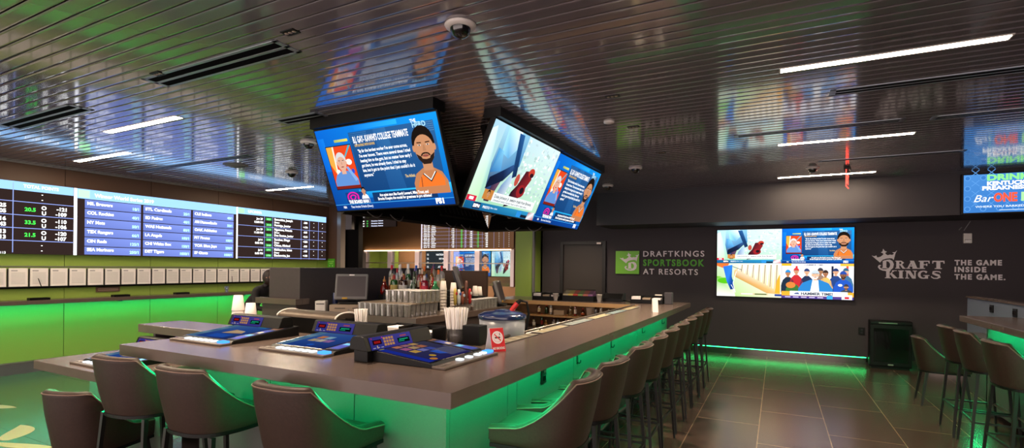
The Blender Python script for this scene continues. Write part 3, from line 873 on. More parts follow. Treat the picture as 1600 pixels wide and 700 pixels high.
def show_race(V, banner=True):
    """blurred close view of a running horse and a jockey in red and black"""
    V.poly([(0, 0), (1, 0), (1, 1), (0, 1)], ['#8fc8a0', '#a8d2b0', '#cfe2e6', '#a4cbe0'], 0)
    rnd = random.Random(3)
    for i in range(170):
        u, v = .44 + rnd.random() * .53, .25 + rnd.random() * .72
        V.ell(u, v, .006 + rnd.random() * .016, .008 + rnd.random() * .018, rnd.choice(['#eef3f2', '#c3d6da', '#d8e6ea', '#b4ccd2', '#a8c4c0']), .5 + i * .005, 10)
    V.poly([(.0, .0), (.13, .02), (.12, .55), (.05, .95), (0, .9)], ['#bfe0b8', '#b2dca8', '#9fc8d0', '#cfe6f0', '#d6ecec'], 1.5)
    V.poly([(.20, .12), (.28, .25), (.30, .42), (.48, .62), (.47, 1.0), (.14, 1.0), (.13, .55), (.16, .3)], ['#1b2a4e', '#2a4a7c', '#2f6ea6', '#3f7fb4', '#7fb6d4', '#9fd0e4', '#3f80b8', '#1f3766'], 1.6)
    V.poly([(.20, .70), (.30, .66), (.40, .85), (.36, 1.0), (.18, 1.0)], ['#8fd0ec', '#5aa0d0', '#b4e4f4', '#e0f4fa', '#a4daf0'], 1.9)
    V.poly([(.15, .45), (.27, .50), (.22, .72), (.15, .74)], ['#2a6aa6', '#4a90c8', '#78bce0', '#4a94cc'], 1.9)
    V.poly([(.16, .26), (.34, .40), (.44, .58), (.40, .62), (.30, .52), (.17, .40)], ['#10162c', '#15203c', '#2a4674', '#2f5286', '#16264a', '#10162c'], 2.1)
    V.poly([(.33, .98), (.40, .98), (.49, .50), (.44, .46)], ['#1f4a80', '#275a94', '#15284a', '#183258'], 2.1)
    V.poly([(.20, .12), (.26, .12), (.32, .40), (.24, .42)], ['#3a2030', '#4a2838', '#6a4a60', '#2a3050'], 2.0)
    V.poly([(.30, .14), (.42, .20), (.47, .52), (.40, .48), (.34, .34)], ['#8a9ab0', '#b8c4cc', '#c2d4e0', '#90b2d0', '#6a86b0'], 1.8)
    V.poly([(.47, .10), (.53, .12), (.64, .26), (.72, .52), (.68, .62), (.60, .60), (.55, .40), (.50, .30)], ['#1a1220', '#241626', '#6a1c24', '#8a2226', '#a82c28', '#3a1620', '#50161e', '#20121e'], 2.4)
    V.ell(.63, .34, .06, .085, '#8f1f24', 2.6, 14); V.ell(.64, .35, .03, .045, '#20141c', 2.8, 12); V.ell(.69, .60, .045, .06, '#b83a2c', 2.6, 14); V.ell(.70, .57, .03, .03, '#33131a', 2.8, 12); V.ell(.52, .46, .03, .08, '#b24a3e', 2.6, 12)
    if banner:
        V.rect(.0, .09, .11, .155, '#c81e3a', 3); V.rect(.03, .105, .08, .14, '#f2e8ea', 3.2)
        V.rect(.17, .14, .29, .26, '#b87838', 3); U = V.sub(.17, .14, .29, .26); U.face(.5, .58, .34, '#b8855e', '#1b120e')
        V.rect(.29, .13, .92, .245, '#e6ecec', 3); V.text('Duke Johnson Jr. seeking trade from Browns', .31, .185, .042, '#3a4048', wmax=.56, layer=4.5); V.text('Cleveland insists running back is still in team plans', .31, .143, .026, '#6a727a', wmax=.5, layer=4.5)
        V.poly([(0, 0), (1, 0), (1, .105), (0, .09)], ['#12507e', '#1a76a8', '#2f92c0', '#14608e'], 2.9)
        V.rect(.10, .01, .19, .085, '#12284c', 3.1); V.text('ESPN', .105, .03, .038, '#ffffff', wmax=.075, bold=.05, layer=5)
        V.text('PRESTO', .22, .035, .03, '#ffffff', wmax=.09, layer=5); V.text('Blitz v. Eagle', .32, .045, .02, '#d8e8f2', layer=5, wmax=.09)
        V.rect(.70, .01, .77, .085, '#2a86d0', 3.1); V.rect(.77, .01, .87, .05, '#141c2c', 3.1); V.poly([(.87, .0), (.99, .0), (.98, .11), (.88, .10)], ['#d8e0e4', '#b83a44', '#e0e6ea', '#a03040'], 3.2)

def show_fence(V):
    V.poly([(0, 0), (1, 0), (1, 1), (0, 1)], ['#8ec25a', '#d8d4bc', '#f4f2ea', '#b8c8b0'], 0)
    V.poly([(.0, .0), (.3, .0), (.25, .45), (.05, .6), (0, .6)], ['#e8e6dc', '#dcdccf', '#d8d6c0', '#7fc03a', '#5fae20'], .5); V.ell(.14, .47, .13, .09, '#4fb018', .8)
    V.poly([(.28, .78), (.28, .60), (.78, .12), (.98, .10), (.98, .97), (.40, .98)], ['#d0a868', '#b88a4a', '#c09858', '#e0b070', '#f2e6cc', '#f4eedc'], .8)
    for i in range(15):
        x = .34 + i * .044; V.poly([(x, .74 - i * .043 + .05), (x + .012, .73 - i * .043 + .05), (x + .03, .96), (x + .012, .96)], '#9a8a70' if i % 2 else '#fbf6ea', 1 + (i % 2) * .2)
    V.poly([(.90, .12), (.98, .12), (.98, .7), (.93, .5)], '#e8a030', 1.6)
    V.poly([(.10, .90), (.25, .95), (.24, .60), (.29, .22), (.22, .20), (.16, .45)], ['#2468c8', '#2f7ad8', '#1a4c9c', '#16408a', '#0f2f6c', '#2870d0'], 1.8)
    V.poly([(.0, .92), (.15, .82), (.2, 1), (0, 1)], '#d06a30', 1.6); V.line([(.25, .90), (.40, .80)], .01, '#40525c', 2); V.line([(.23, .35), (.30, .12), (.26, .4), (.31, .75)], .008, '#f8f8f8', 2.2)
    V.poly([(.38, .06), (.8, .06), (.8, .11), (.38, .11)], '#c9b890', 2.4); V.rect(.39, .07, .57, .10, '#ece8dc', 2.6); V.rect(.6, .07, .78, .10, '#3a5a2a', 2.6)
    V.rect(.9, .04, 1, .1, '#28408a', 2.6)

def show_team(V):
    V.rect(0, 0, 1, 1, '#eceaf0', 0)
    V.rect(0, .93, .14, 1, '#f0a828', 1); V.rect(.82, .93, 1, 1, '#f0b040', 1); V.text('HAMMER TIME', .46, .94, .045, '#4a4a5a', 'C', wmax=.26)
    for x, c in ((.2, '#c42a30'), (.52, '#cfd4e2'), (.70, '#23283c'), (.90, '#c84a3a')): V.rect(x, .55, x + .03, .93, c, .8)
    ppl = [(.09, .74, '#1f2c3c', '#a9744e', '#2f86c8'), (.21, .80, '#b82a30', '#c08a6a', '#c8343a'), (.36, .78, '#27304c', '#d0a080', '#2c3c6c'), (.55, .80, '#8a7060', '#9a6a48', '#3a3a44'), (.62, .74, '#e0b060', '#9a6848', '#3a2c28'), (.76, .79, '#26407a', '#c89878', '#24366a'), (.895, .80, '#3f6a8c', '#d2a888', '#30607c')]
    for u, v, cl, sk, hr in ppl:
        V.bust(u, v - .13, .2, .45, cl, 1.4); V.face(u, v - .02, .085, sk, hr, cap=hr, layer=1.8)
    V.bust(.86, .56, .26, .42, '#2450b0', 4); V.face(.86, .68, .10, '#7a5038', '#2a3c80', '#241612', '#2848a0', layer=4.3); V.ell(.82, .40, .03, .035, '#f2f2f2', 4.6)
    V.bust(.48, .54, .48, .46, '#2a78b8', 4.4); V.poly([(.40, .10), (.54, .10), (.52, .53), (.44, .53)], '#f4f4f2', 4.8); V.face(.48, .68, .12, '#d8a888', '#c8ced0', '#d8d8d8', '#b8c4cc', layer=5)
    V.bust(.16, .42, .2, .3, '#3a6a34', 4.2); V.ell(.13, .38, .07, .09, '#c87838', 5)
    V.bust(.90, .28, .18, .2, '#3a4048', 6); V.face(.90, .35, .07, '#b07a58', '#33302c', '#2c1c14', '#3a3a42', layer=6.3)
    V.rect(0, .07, 1, .20, '#f0a030', 7); V.rect(.12, .08, .92, .21, '#eef0f4', 7.2); V.text('HAMMER TIME!', .50, .105, .075, '#20263a', 'C', wmax=.44, bold=.04, layer=8)
    V.poly([(.17, .12), (.26, .12), (.24, .17), (.2, .16)], '#3a4a80', 7.6)
    V.rect(0, 0, 1, .075, '#4a3a80', 7.2); V.rect(.64, .0, .72, .10, '#3a9ae0', 7.6); V.rect(.84, .0, .98, .13, '#e6e2ea', 7.6); V.rect(.88, .02, .94, .08, '#c02a34', 8)
    for k in range(5): V.rect(.05 + k * .115, .025, .13 + k * .115, .05, '#c8c0e2', 7.6)

# ================================================================== HANGING SCREENS OVER THE BAR
def hanging_tv(name, label, cen, rz, tilt, W, H, draw, cable=True):
    t = thing('hanging_television', label, 'television', cen, rz, 'screens hung in a square over the bar')
    R = Matrix.Rotation(tilt, 4, 'X')      # top leans out towards the viewer (local -Y)
    b = MB(); b.box(-W / 2, 0.0, -H / 2, W / 2, .05, H / 2, 'black', .004, R); b.box(-W / 2 - .006, -.004, -H / 2 - .006, W / 2 + .006, .03, H / 2 + .006, 'black', .004, R)
    b.box(-W * .36, .05, -H * .36, W * .36, .10, H * .22, 'black', .01, R)
    for k in range(9): b.box(-W * .3 + k * W * .07, .10, -H * .3, -W * .3 + k * W * .07 + .02, .103, -H * .18, 'darkgrey', 0, R)
    b.build('casing', t)
    c = Canvas(R @ Vector((-W / 2 + .008, -.0045, -H / 2 + .008)), Vector((1, 0, 0)), R.to_3x3() @ Vector((0, 0, 1)))
    draw(c.view(0, 0, W - .016, H - .016))
    c.build('screen', t, 'screen')
    top = R @ Vector((0, 0, H / 2)); zc = ZC - cen[2]
    b = MB(); b.box(-W / 2, top.y - .05, top.z + .004, W / 2, top.y + .12, zc, 'black', .003); b.build('header_box', t)
    b = MB(); b.bar((-.25, .10, .0), (-.25, .24, zc), .05, .05, 'blackmetal'); b.bar((.25, .10, 0), (.25, .24, zc), .05, .05, 'blackmetal'); b.bar((-.3, .11, .02), (.3, .11, .02), .06, .06, 'blackmetal'); b.build('ceiling_mount', t)
    if cable:
        b = MB()
        for x0, x1, dp in ((-.18, .05, .07), (.18, .42, .06)):
            pts = []
            for i in range(11):
                s = i / 10; pts.append(R @ Vector((x0 + (x1 - x0) * s, .06, -H / 2 + .03 - dp * math.sin(s * PI))))
            b.tube(pts, .006, 6, 'greyplastic')
        b.build('cable', t)
    return t
D = math.radians
hanging_tv('a', 'hanging screen at the front with a quote card and a player portrait', (-3.217, 3.597, 2.462), D(-1.0), D(22.3), 1.45, .803, show_quote, False)
YC, XC = 5.306, -2.333
hanging_tv('b', 'hanging screen on the right side with a large blurred horse race', (XC, YC - .736, 2.461), D(89.3), D(24.5), 1.452, .838, show_race)
hanging_tv('c', 'hanging screen on the right side showing the small quote card, farther one', (XC, YC + .736, 2.461), D(89.3), D(24.5), 1.452, .838, show_quote, False)
hanging_tv('d', 'hanging screen of the left pair seen from behind, nearer one', (-4.13, YC - .738, 2.461), D(-90), D(24.5), 1.452, .838, show_race)
hanging_tv('e', 'hanging screen of the left pair seen from behind, farther one', (-4.13, YC + .738, 2.461), D(-90), D(24.5), 1.452, .838, show_quote)
hanging_tv('f', 'hanging screen at the back of the square seen from behind', (-3.217, 6.98, 2.462), D(180), D(22.3), 1.45, .803, show_race)

# ================================================================== DISPLAY WALL AND SIGNS
t = thing('video_wall', 'large bright four-picture display on the charcoal wall', 'display', (-.98, YW, 1.065))
b = MB(); b.box(-.012, -.06, -.012, 2.112, 0, 1.212, 'black', .004); b.build('cabinet', t)
for (i, j, fn) in ((0, 1, show_race), (1, 1, show_quote), (0, 0, show_fence), (1, 0, show_team)):
    c = Canvas((i * 1.05, -.061, j * .6), (1, 0, 0), (0, 0, 1)); fn(c.view(.002, .002, 1.046, .596)); c.build('screen', t, 'screen_wall')

t = thing('menu_screen', 'blue drink specials screen on the bulkhead', 'display', (2.25, YB, 2.352))
b = MB(); b.box(-.02, -.07, -.02, 2.07, 0, .535, 'black', .004); b.build('cabinet', t)
c = Canvas((0, -.071, 0), (1, 0, 0), (0, 0, 1)); V = c.view(0, 0, 2.05, .515)
V.poly([(0, 0), (1, 0), (1, 1), (0, 1)], ['#3a78c0', '#2a66b0', '#2c6cb8', '#4a88cc'], 0)
for i in range(14):
    for j in range(4):
        u, v = .02 + i * .08, .1 + j * .27
        if .12 < u < .9 and v > .25 and i % 1 == 0 and i > 1: continue
        V.ell(u, v, .017, .068, '#5a96d8', .5, 12); V.ell(u, v, .012, .050, '#3674bc', .7, 12); V.line([(u + .02, v + .06), (u + .06, v + .21)], .007, '#5a96d8', .5); V.line([(u + .06, v + .06), (u + .02, v + .21)], .007, '#5a96d8', .6)
V.text('DRINK SPECIALS', .118, .835, .15, '#8cf08c', wmax=.50, bold=.05); V.text('KENTUCKY DERBY - MAY 4', .118, .705, .10, '#ffffff', wmax=.50, bold=.05); V.text('PREAKNESS STAKES - MAY 18', .094, .585, .10, '#ffffff', wmax=.56, bold=.05)
V.text('Bar', .052, .28, .19, '#ffffff', wmax=.10, bold=.0, shear=.35); V.text('ONE', .152, .28, .22, '#ff5a3c', wmax=.115, bold=.05)
V.rect(.285, .27, .37, .50, '#a8e0a0', 1); V.poly([(.305, .30), (.35, .30), (.352, .40), (.33, .38), (.30, .40)], '#f4fff0', 2); V.poly([(.295, .47), (.31, .42), (.345, .42), (.36, .47), (.34, .45), (.328, .49), (.315, .45)], '#f4fff0', 2)
V.text('DRAFTKINGS', .395, .43, .075, '#ffffff', wmax=.2); V.text('SPORTSBOOK', .395, .345, .075, '#7ee8a0', wmax=.2); V.text('AT RESORTS', .395, .26, .075, '#ffffff', wmax=.2)
V.text('WHERE YOU BARKED A SILVER GUEST THE GAME', .06, .13, .05, '#dfeaf6', wmax=.55); V.rect(.18, .05, .6, .065, '#cfe0f4', 1)
c.build('screen', t, 'screen')

# crown and letter shapes of the two wall signs (measured in a 1400 x 700 sketch grid)
CROWN = [(80, 212), (128, 222), (160, 208), (176, 244), (212, 238), (246, 226), (288, 188), (272, 168), (240, 156), (270, 138), (280, 92), (306, 128), (346, 144), (316, 166), (326, 186), (358, 206), (398, 194), (440, 200), (472, 178), (440, 156), (490, 150), (518, 124), (492, 176), (464, 288), (440, 262), (400, 258), (330, 266), (270, 286), (228, 334)]
def stroke(pts, ws):
    P = [Vector(p) for p in pts]; A, B = [], []
    for i, p in enumerate(P):
        d = (P[min(i + 1, len(P) - 1)] - P[max(i - 1, 0)]).normalized(); q = Vector((-d.y, d.x)) * ws[i] / 2
        A.append(p + q); B.append(p - q)
    return [tuple(x) for x in A] + [tuple(x) for x in B[::-1]]
def rc(x0, y0, x1, y1): return [(x0, y0), (x1, y0), (x1, y1), (x0, y1)]
BIG_D = [rc(268, 290, 330, 420), rc(254, 408, 350, 422), [(262, 300), (300, 280), (340, 284), (334, 300)],
         stroke([(300, 292), (340, 284), (380, 288), (412, 312), (428, 350), (420, 400), (385, 436), (330, 452), (270, 450), (220, 428), (198, 396), (208, 374), (236, 372)], [14, 24, 44, 58, 62, 60, 48, 30, 26, 28, 34, 28, 14])]
def G_R(x, y, w, h): return [rc(x + .10 * w, y, x + .40 * w, y + h), rc(x, y, x + .5 * w, y + .1 * h), rc(x, y + .9 * h, x + .45 * w, y + h), stroke([(x + .3 * w, y + .93 * h), (x + .6 * w, y + .92 * h), (x + .76 * w, y + .74 * h), (x + .62 * w, y + .53 * h), (x + .3 * w, y + .5 * h)], [.12 * h, .14 * h, .26 * w, .14 * h, .1 * h]), [(x + .45 * w, y + .5 * h), (x + .68 * w, y + .52 * h), (x + .95 * w, y + .1 * h), (x + 1.05 * w, y + .08 * h), (x + 1.05 * w, y), (x + .75 * w, y)]]
def G_A(x, y, w, h): return [[(x + .06 * w, y), (x + .20 * w, y), (x + .52 * w, y + h), (x + .42 * w, y + h)], [(x + .56 * w, y), (x + .92 * w, y), (x + .62 * w, y + h), (x + .30 * w, y + h)], rc(x + .2 * w, y + .28 * h, x + .7 * w, y + .40 * h), rc(x, y, x + .32 * w, y + .1 * h), rc(x + .5 * w, y, x + w, y + .1 * h)]
def G_F(x, y, w, h): return [rc(x + .12 * w, y, x + .45 * w, y + h), rc(x, y, x + .58 * w, y + .1 * h), rc(x, y + .88 * h, x + w, y + h), [(x + .9 * w, y + h), (x + w, y + h), (x + 1.02 * w, y + .66 * h), (x + .94 * w, y + .66 * h)], rc(x + .4 * w, y + .46 * h, x + .78 * w, y + .57 * h), rc(x + .72 * w, y + .36 * h, x + .8 * w, y + .67 * h)]
def G_T(x, y, w, h): return [rc(x + .34 * w, y, x + .66 * w, y + h), rc(x + .2 * w, y, x + .8 * w, y + .1 * h), rc(x, y + .86 * h, x + w, y + h), [(x, y + h), (x + .08 * w, y + h), (x + .06 * w, y + .66 * h), (x - .02 * w, y + .66 * h)], [(x + .92 * w, y + h), (x + w, y + h), (x + 1.02 * w, y + .66 * h), (x + .94 * w, y + .66 * h)]]
def G_K(x, y, w, h): return [rc(x + .10 * w, y, x + .38 * w, y + h), rc(x, y, x + .48 * w, y + .1 * h), rc(x, y + .9 * h, x + .46 * w, y + h), [(x + .34 * w, y + .42 * h), (x + .42 * w, y + .52 * h), (x + .86 * w, y + h), (x + .68 * w, y + h)], [(x + .40 * w, y + .56 * h), (x + .58 * w, y + .68 * h), (x + 1.0 * w, y + .08 * h), (x + 1.08 * w, y), (x + .74 * w, y)], rc(x + .58 * w, y + .92 * h, x + .98 * w, y + h)]
def G_I(x, y, w, h): return [rc(x + .2 * w, y, x + .8 * w, y + h), rc(x, y, x + w, y + .1 * h), rc(x, y + .9 * h, x + w, y + h)]
def G_N(x, y, w, h): return [rc(x + .10 * w, y, x + .22 * w, y + h), rc(x + .78 * w, y, x + .90 * w, y + h), [(x + .10 * w, y + h), (x + .42 * w, y + h), (x + .90 * w, y), (x + .62 * w, y)], rc(x, y, x + .34 * w, y + .1 * h), rc(x, y + .9 * h, x + .3 * w, y + h), rc(x + .66 * w, y + .9 * h, x + w, y + h)]
def G_G(x, y, w, h):
    pts, ws = [], []
    for i in range(15):
        a = D(40 + 290 * i / 14); pts.append((x + .5 * w + .36 * w * math.cos(a), y + .5 * h + .44 * h * math.sin(a))); ws.append(.12 * h + .2 * h * abs(math.cos(a)) ** 1.5)
    return [stroke(pts, ws), rc(x + .64 * w, y + .02 * h, x + .88 * w, y + .44 * h), rc(x + .5 * w, y + .36 * h, x + w, y + .46 * h)]
def G_S(x, y, w, h):
    return [stroke([(x + .9 * w, y + .72 * h), (x + .82 * w, y + .88 * h), (x + .5 * w, y + .93 * h), (x + .22 * w, y + .86 * h), (x + .20 * w, y + .68 * h), (x + .45 * w, y + .54 * h), (x + .75 * w, y + .42 * h), (x + .82 * w, y + .24 * h), (x + .6 * w, y + .08 * h), (x + .3 * w, y + .07 * h), (x + .1 * w, y + .2 * h), (x + .04 * w, y + .32 * h)],
                   [.1 * h, .12 * h, .12 * h, .2 * h, .24 * h, .26 * h, .26 * h, .24 * h, .15 * h, .12 * h, .12 * h, .1 * h])]
def shapes(mb, polys, O, k, depth, mt, flip=700, kz=None):
    for i, p in enumerate(polys):
        q = [(x * k, (flip - y) * (kz or k)) for x, y in p]
        a = sum(q[j][0] * q[(j + 1) % len(q)][1] - q[(j + 1) % len(q)][0] * q[j][1] for j in range(len(q)))
        if a < 0: q = q[::-1]
        mb.prism(q, O, (1, 0, 0), (0, 0, 1), (0, -1, 0), depth + .0003 * (i % 5), mt)
def up_shapes(polys, ybase): return [[(x, ybase - (y - ybase)) for x, y in p] for p in polys]

t = thing('wall_logo', 'white crown logo with DRAFT over KINGS letters on the charcoal wall', 'sign', (1.31, YW, 1.338))
KS, KZ = .000757, .00092
b = MB(); shapes(b, [CROWN], (-.006, 0, .012), KS, .014, 'sign_white', kz=KZ); b.build('crown', t)
b = MB(); shapes(b, BIG_D, (0, 0, 0), KS, .014, 'sign_white', kz=KZ)
for fn, x, w_ in ((G_R, 486, 165), (G_A, 672, 205), (G_F, 880, 175), (G_T, 1105, 190)):
    shapes(b, up_shapes(fn(x, 425, w_, 138), 425), (0, 0, 0), KS, .014, 'sign_white', kz=KZ)
for fn, x, w_ in ((G_K, 310, 205), (G_I, 536, 92), (G_N, 655, 195), (G_G, 862, 195), (G_S, 1080, 175)):
    shapes(b, up_shapes(fn(x, 594, w_, 138), 594), (0, 0, 0), KS, .014, 'sign_white', kz=KZ)
b.build('lettering', t)
t = thing('wall_slogan', 'white slogan lettering THE GAME INSIDE THE GAME on the charcoal wall', 'sign', (2.415, YW, 1.43))
b = MB()
for s, z, wd in (('THE GAME', .225, .545), ('INSIDE', .12, .37), ('THE GAME.', .008, .585)): raised_text(b, s, (0, 0, z), (1, 0, 0), (0, 0, 1), (0, -1, 0), .078, wd, .012, 'sign_white', .045, 1.3)
b.build('lettering', t)
t = thing('wall_sign', 'green crown emblem sign with DRAFTKINGS SPORTSBOOK AT RESORTS letters', 'sign', (-2.88, YW, 1.44))
b = MB(); b.box(0, -.03, 0, .47, 0, .455, 'sign_panel', .003); b.build('emblem_panel', t)
b = MB()
KE = .00088
EO = (.095 - 80 * KE + .0, -.03, .065 - (700 - 465) * KE)
shapes(b, [[(x, y + 0) for x, y in CROWN]] , (EO[0] - .012, EO[1], EO[2] + .030), KE, .012, 'sign_white'); shapes(b, BIG_D, EO, KE, .012, 'sign_white'); b.build('crown_emblem', t)
for s, z, wd, mt_ in (('DRAFTKINGS', .345, 1.13, 'sign_white'), ('SPORTSBOOK', .165, 1.13, 'sign_green'), ('AT RESORTS', .0, 1.02, 'sign_white')):
    b = MB(); raised_text(b, s, (.545, 0, z), (1, 0, 0), (0, 0, 1), (0, -1, 0), .112 if s[0] != 'S' else .128, wd, .014, mt_, .012 if s[0] != 'S' else .03, 1.25); b.build('lettering', t)

t = thing('strobe', 'white alarm strobe box on the wall above the slogan', 'alarm', (2.56, YW, 1.985))
b = MB(); b.box(-.05, -.045, 0, .05, 0, .15, 'white', .006); b.build('housing', t)
b = MB(); b.box(-.035, -.058, .012, .035, -.044, .05, 'acrylic', .004); b.box(-.04, -.05, .05, .04, -.044, .055, 'darkgrey'); b.build('lens', t)
t = thing('camera_bracket', 'thin pale bracket on the wall below the drink specials screen', 'bracket', (2.52, YW, 2.26))
b = MB(); b.bar((0.0, -.01, -.08), (.07, -.03, .06), .01, .01, 'greyplastic'); b.bar((-.06, -.01, -.07), (-.03, -.03, -.03), .01, .01, 'greyplastic'); b.build('arm', t)
t = thing('outlet', 'black wall outlet left of the black refrigerator', 'outlet', (1.24, YW, .56))
b = MB(); b.box(-.045, -.008, -.06, .045, 0, .06, 'black', .003); b.build('plate', t)
b = MB(); b.box(-.02, -.012, .01, .02, -.007, .04, 'blackgloss', .003); b.box(-.02, -.012, -.04, .02, -.007, -.01, 'blackgloss', .003); b.build('socket', t)

# refrigerator
t = thing('refrigerator', 'black glass-door undercounter refrigerator against the charcoal wall', 'refrigerator', (1.6, YW - .12, 0))
b = MB(); b.box(-.275, -.04, .03, .275, .11, .76, 'black', .006); b.box(-.25, -.02, 0, .25, .1, .03, 'black'); b.build('cabinet', t)
b = MB(); b.box(-.272, -.075, .05, .272, -.042, .70, 'black', .006); dr = b.build('door', t)
b = MB(); b.box(-.225, -.079, .11, .225, -.074, .64, 'blackgloss', .002); b.build('glass', dr)
b = MB(); b.box(-.272, -.085, .71, .272, -.04, .755, 'black', .006); b.box(-.16, -.09, .72, .08, -.084, .735, 'brushed'); b.build('top_grille', t)
b = MB(); b.box(-.035, -.079, .062, .035, -.074, .082, 'trim'); b.build('badge', dr)
b = MB(); b.cyl((.245, -.10, .3), (.245, -.10, .55), .008, .008, 8, 'black'); b.cyl((.245, -.075, .31), (.245, -.10, .31), .006, .006, 6, 'black'); b.cyl((.245, -.075, .54), (.245, -.10, .54), .006, .006, 6, 'black'); b.build('handle', dr)

# back odds displays and booth screens
t = thing('odds_display', 'odds display above the ticket windows in the far back', 'display board', (-8.8, WY, 2.03))
b = MB(); b.box(0, -.05, 0, 2.9, 0, .86, 'black'); b.build('cabinet', t)
c = Canvas((0, -.051, 0), (1, 0, 0), (0, 0, 1)); V = c.view(0, 0, 2.9, .86)
V.rect(0, 0, 1, 1, '#5a3f2c', 0); V.rect(0, 0, .012, 1, '#f0e8ff', 1)
for u in (.32, .40, .49, .58, .68, .80, .90): V.rect(u, 0, u + .003, 1, '#8a84a8', 1)
rnd = random.Random(5)
for r in range(17):
    v = .95 - r * .057
    if r % 2 == 1: V.rect(0.012, v - .018, .7 if r % 4 else 1, v - .010, '#8a84a8', 1)
    V.text(rnd.choice(['Jun 29', '8:00 PM', 'Jul 6']), .03, v, .033, '#ffffff', wmax=.07, bold=.04); V.text(rnd.choice(['Nationals', 'Yankees', 'Red Sox', 'Cubs', 'Brewers', 'Dodgers', 'Pirates']), .12, v, .035, '#ffffff', bold=.04)
    V.text(rnd.choice(['-125', '+110', '-140']), .38, v, .036, '#ffffff', 'R', bold=.05); V.text('9.5', .47, v, .036, '#4fdc5a', 'R', bold=.05); V.text(rnd.choice('OU'), .50, v, .036, '#e0c8ff', bold=.05); V.text(rnd.choice(['-110', '-115', '-105']), .575, v, .036, '#ffffff', 'R', bold=.05)
    V.text(rnd.choice(['-1.5', '1.5']), .645, v, .036, '#4fdc5a', 'R', bold=.05); V.text(rnd.choice(['+160', '-180']), .74, v, .036, '#ffffff', 'R', bold=.05)
    for u in (.85, .95): V.rect(u, v + .01, u + .006, v + .02, '#ffffff', 1)
c.build('screen', t, 'screen')
t = thing('odds_display', 'small lit end of a display behind the left hanging screen', 'display board', (-11.2, WY, 2.68))
b = MB(); b.box(0, -.05, 0, 1.5, 0, .24, 'black'); b.build('cabinet', t)
c = Canvas((0, -.051, 0), (1, 0, 0), (0, 0, 1)); V = c.view(0, 0, 1.5, .24); V.rect(0, 0, 1, 1, '#221a18', 0)
for r in range(3): V.text('8:00 PM', .03, .1 + r * .3, .14, '#ffffff', bold=.04, wmax=.17); V.text('2.5', .26, .1 + r * .3, .14, '#4fdc5a', bold=.04); V.text('Houston Astros', .38, .1 + r * .3, .14, '#dfe4ff', wmax=.3, bold=.04)
c.build('screen', t, 'screen')
t = thing('menu_board', 'dark menu board with white text behind the third ticket window', 'display board', (-9.2, 12.2, 1.35))
b = MB(); b.box(0, 0, 0, .82, .04, .66, 'black'); b.build('panel', t)
b = MB(); b.box(.39, .04, .3, .43, .07, ZC - 1.35, 'blackmetal'); b.build('ceiling_mount', t)
c = Canvas((0, -.001, 0), (1, 0, 0), (0, 0, 1)); V = c.view(0, 0, .82, .66); V.rect(0, 0, 1, 1, '#2a3034', 0)
for r in range(5): V.text('12', .06, .78 - r * .18, .08, '#ffffff', bold=.04); V.text(['NATIONALS', 'NY METS', 'CUBS', 'ATLANTA', 'REDS'][r], .94, .78 - r * .18, .08, '#ffffff', 'R', bold=.04)
c.build('screen', t, 'screen')
def booth_screen(x0, x1, label, draw):
    t = thing('booth_screen', label, 'television', (x0, 11.85, 1.30), 0)
    b = MB(); b.box(-.015, 0, -.015, x1 - x0 + .015, .06, .68, 'black', .003); b.build('casing', t)
    c = Canvas((0, -.001, 0), (1, 0, 0), (0, 0, 1)); draw(c.view(0, 0, x1 - x0, .665)); c.build('screen', t, 'screen')
    b = MB(); b.box((x1 - x0) / 2 - .03, .06, .3, (x1 - x0) / 2 + .03, .1, ZC - 1.30, 'blackmetal'); b.build('ceiling_mount', t)
booth_screen(-7.98, -6.80, 'booth screen behind the ticket windows with a man in an orange shirt', show_quote)
booth_screen(-6.765, -6.03, 'booth screen at the right end of the ticket windows with a blue blurred picture', lambda V: show_race(V, False))
t = thing('green_sign', 'small white notice behind the first ticket window', 'sign', (-10.8, WY + .03, 1.30)); t.name = 'notice'
b = MB(); b.box(0, 0, 0, .28, .01, .09, 'paper'); b.build('plate', t)
# ================================================================== THE BAR
ZT, TH = 1.07, 0.062
t = thing('bar_counter', 'long dark stone-look bar counter wrapping the front and right side', 'counter', (-1.3, 2.2, 0))
def loc(o, x, y): return (x - o.location.x, y - o.location.y)
b = MB()
poly = [(-3.44, 1.61), (-1.09, 1.61), (-1.09, 7.64), (-1.60, 7.64), (-1.60, 2.78), (-3.44, 2.78)]
b.prism([loc(t, *p) for p in poly], (0, 0, ZT - TH), (1, 0, 0), (0, 1, 0), (0, 0, 1), TH, 'top'); b.build('counter_top', t, .003)
DY, DX = 2.0, -1.38     # faces of the front and side panels
xs = [-3.30, -2.62, -1.96, DX]
for a, c in zip(xs, xs[1:]):
    b = MB(); b.box(a + .003, DY, .09, c - (.003 if c < DX else 0), DY + .03, ZT - TH, 'die'); o = b.build('front_panel', t); o.location = (1.3, -2.2, 0)
ys = [DY + .03, 2.62, 2.74, 3.70, 4.70, 5.70, 6.70, 7.45]
for a, c in zip(ys, ys[1:]):
    b = MB(); b.box(DX - .03, a + .003, .09, DX, c - .003, ZT - TH, 'die'); o = b.build('side_panel', t); o.location = (1.3, -2.2, 0)
b = MB(); b.box(-3.30, DY + .05, 0, DX - .05, DY + .08, .09, 'black'); b.box(DX - .08, DY + .05, 0, DX - .05, 7.45, .09, 'black'); o = b.build('toe_kick', t); o.location = (1.3, -2.2, 0)
b = MB(); b.box(-3.30, 2.70, 0, DX - .55, 2.73, ZT - TH, 'cab'); b.box(-3.30, DY + .03, 0, -3.27, 2.73, ZT - TH, 'die'); b.box(DX - .24, 2.75, .0, DX - .21, 7.45, ZT - TH, 'cab'); o = b.build('inner_panel', t); o.location = (1.3, -2.2, 0)
t = thing('raised_ledge', 'raised ledge behind the low counter at the left end of the bar', 'counter', (-3.95, 2.38, 0))
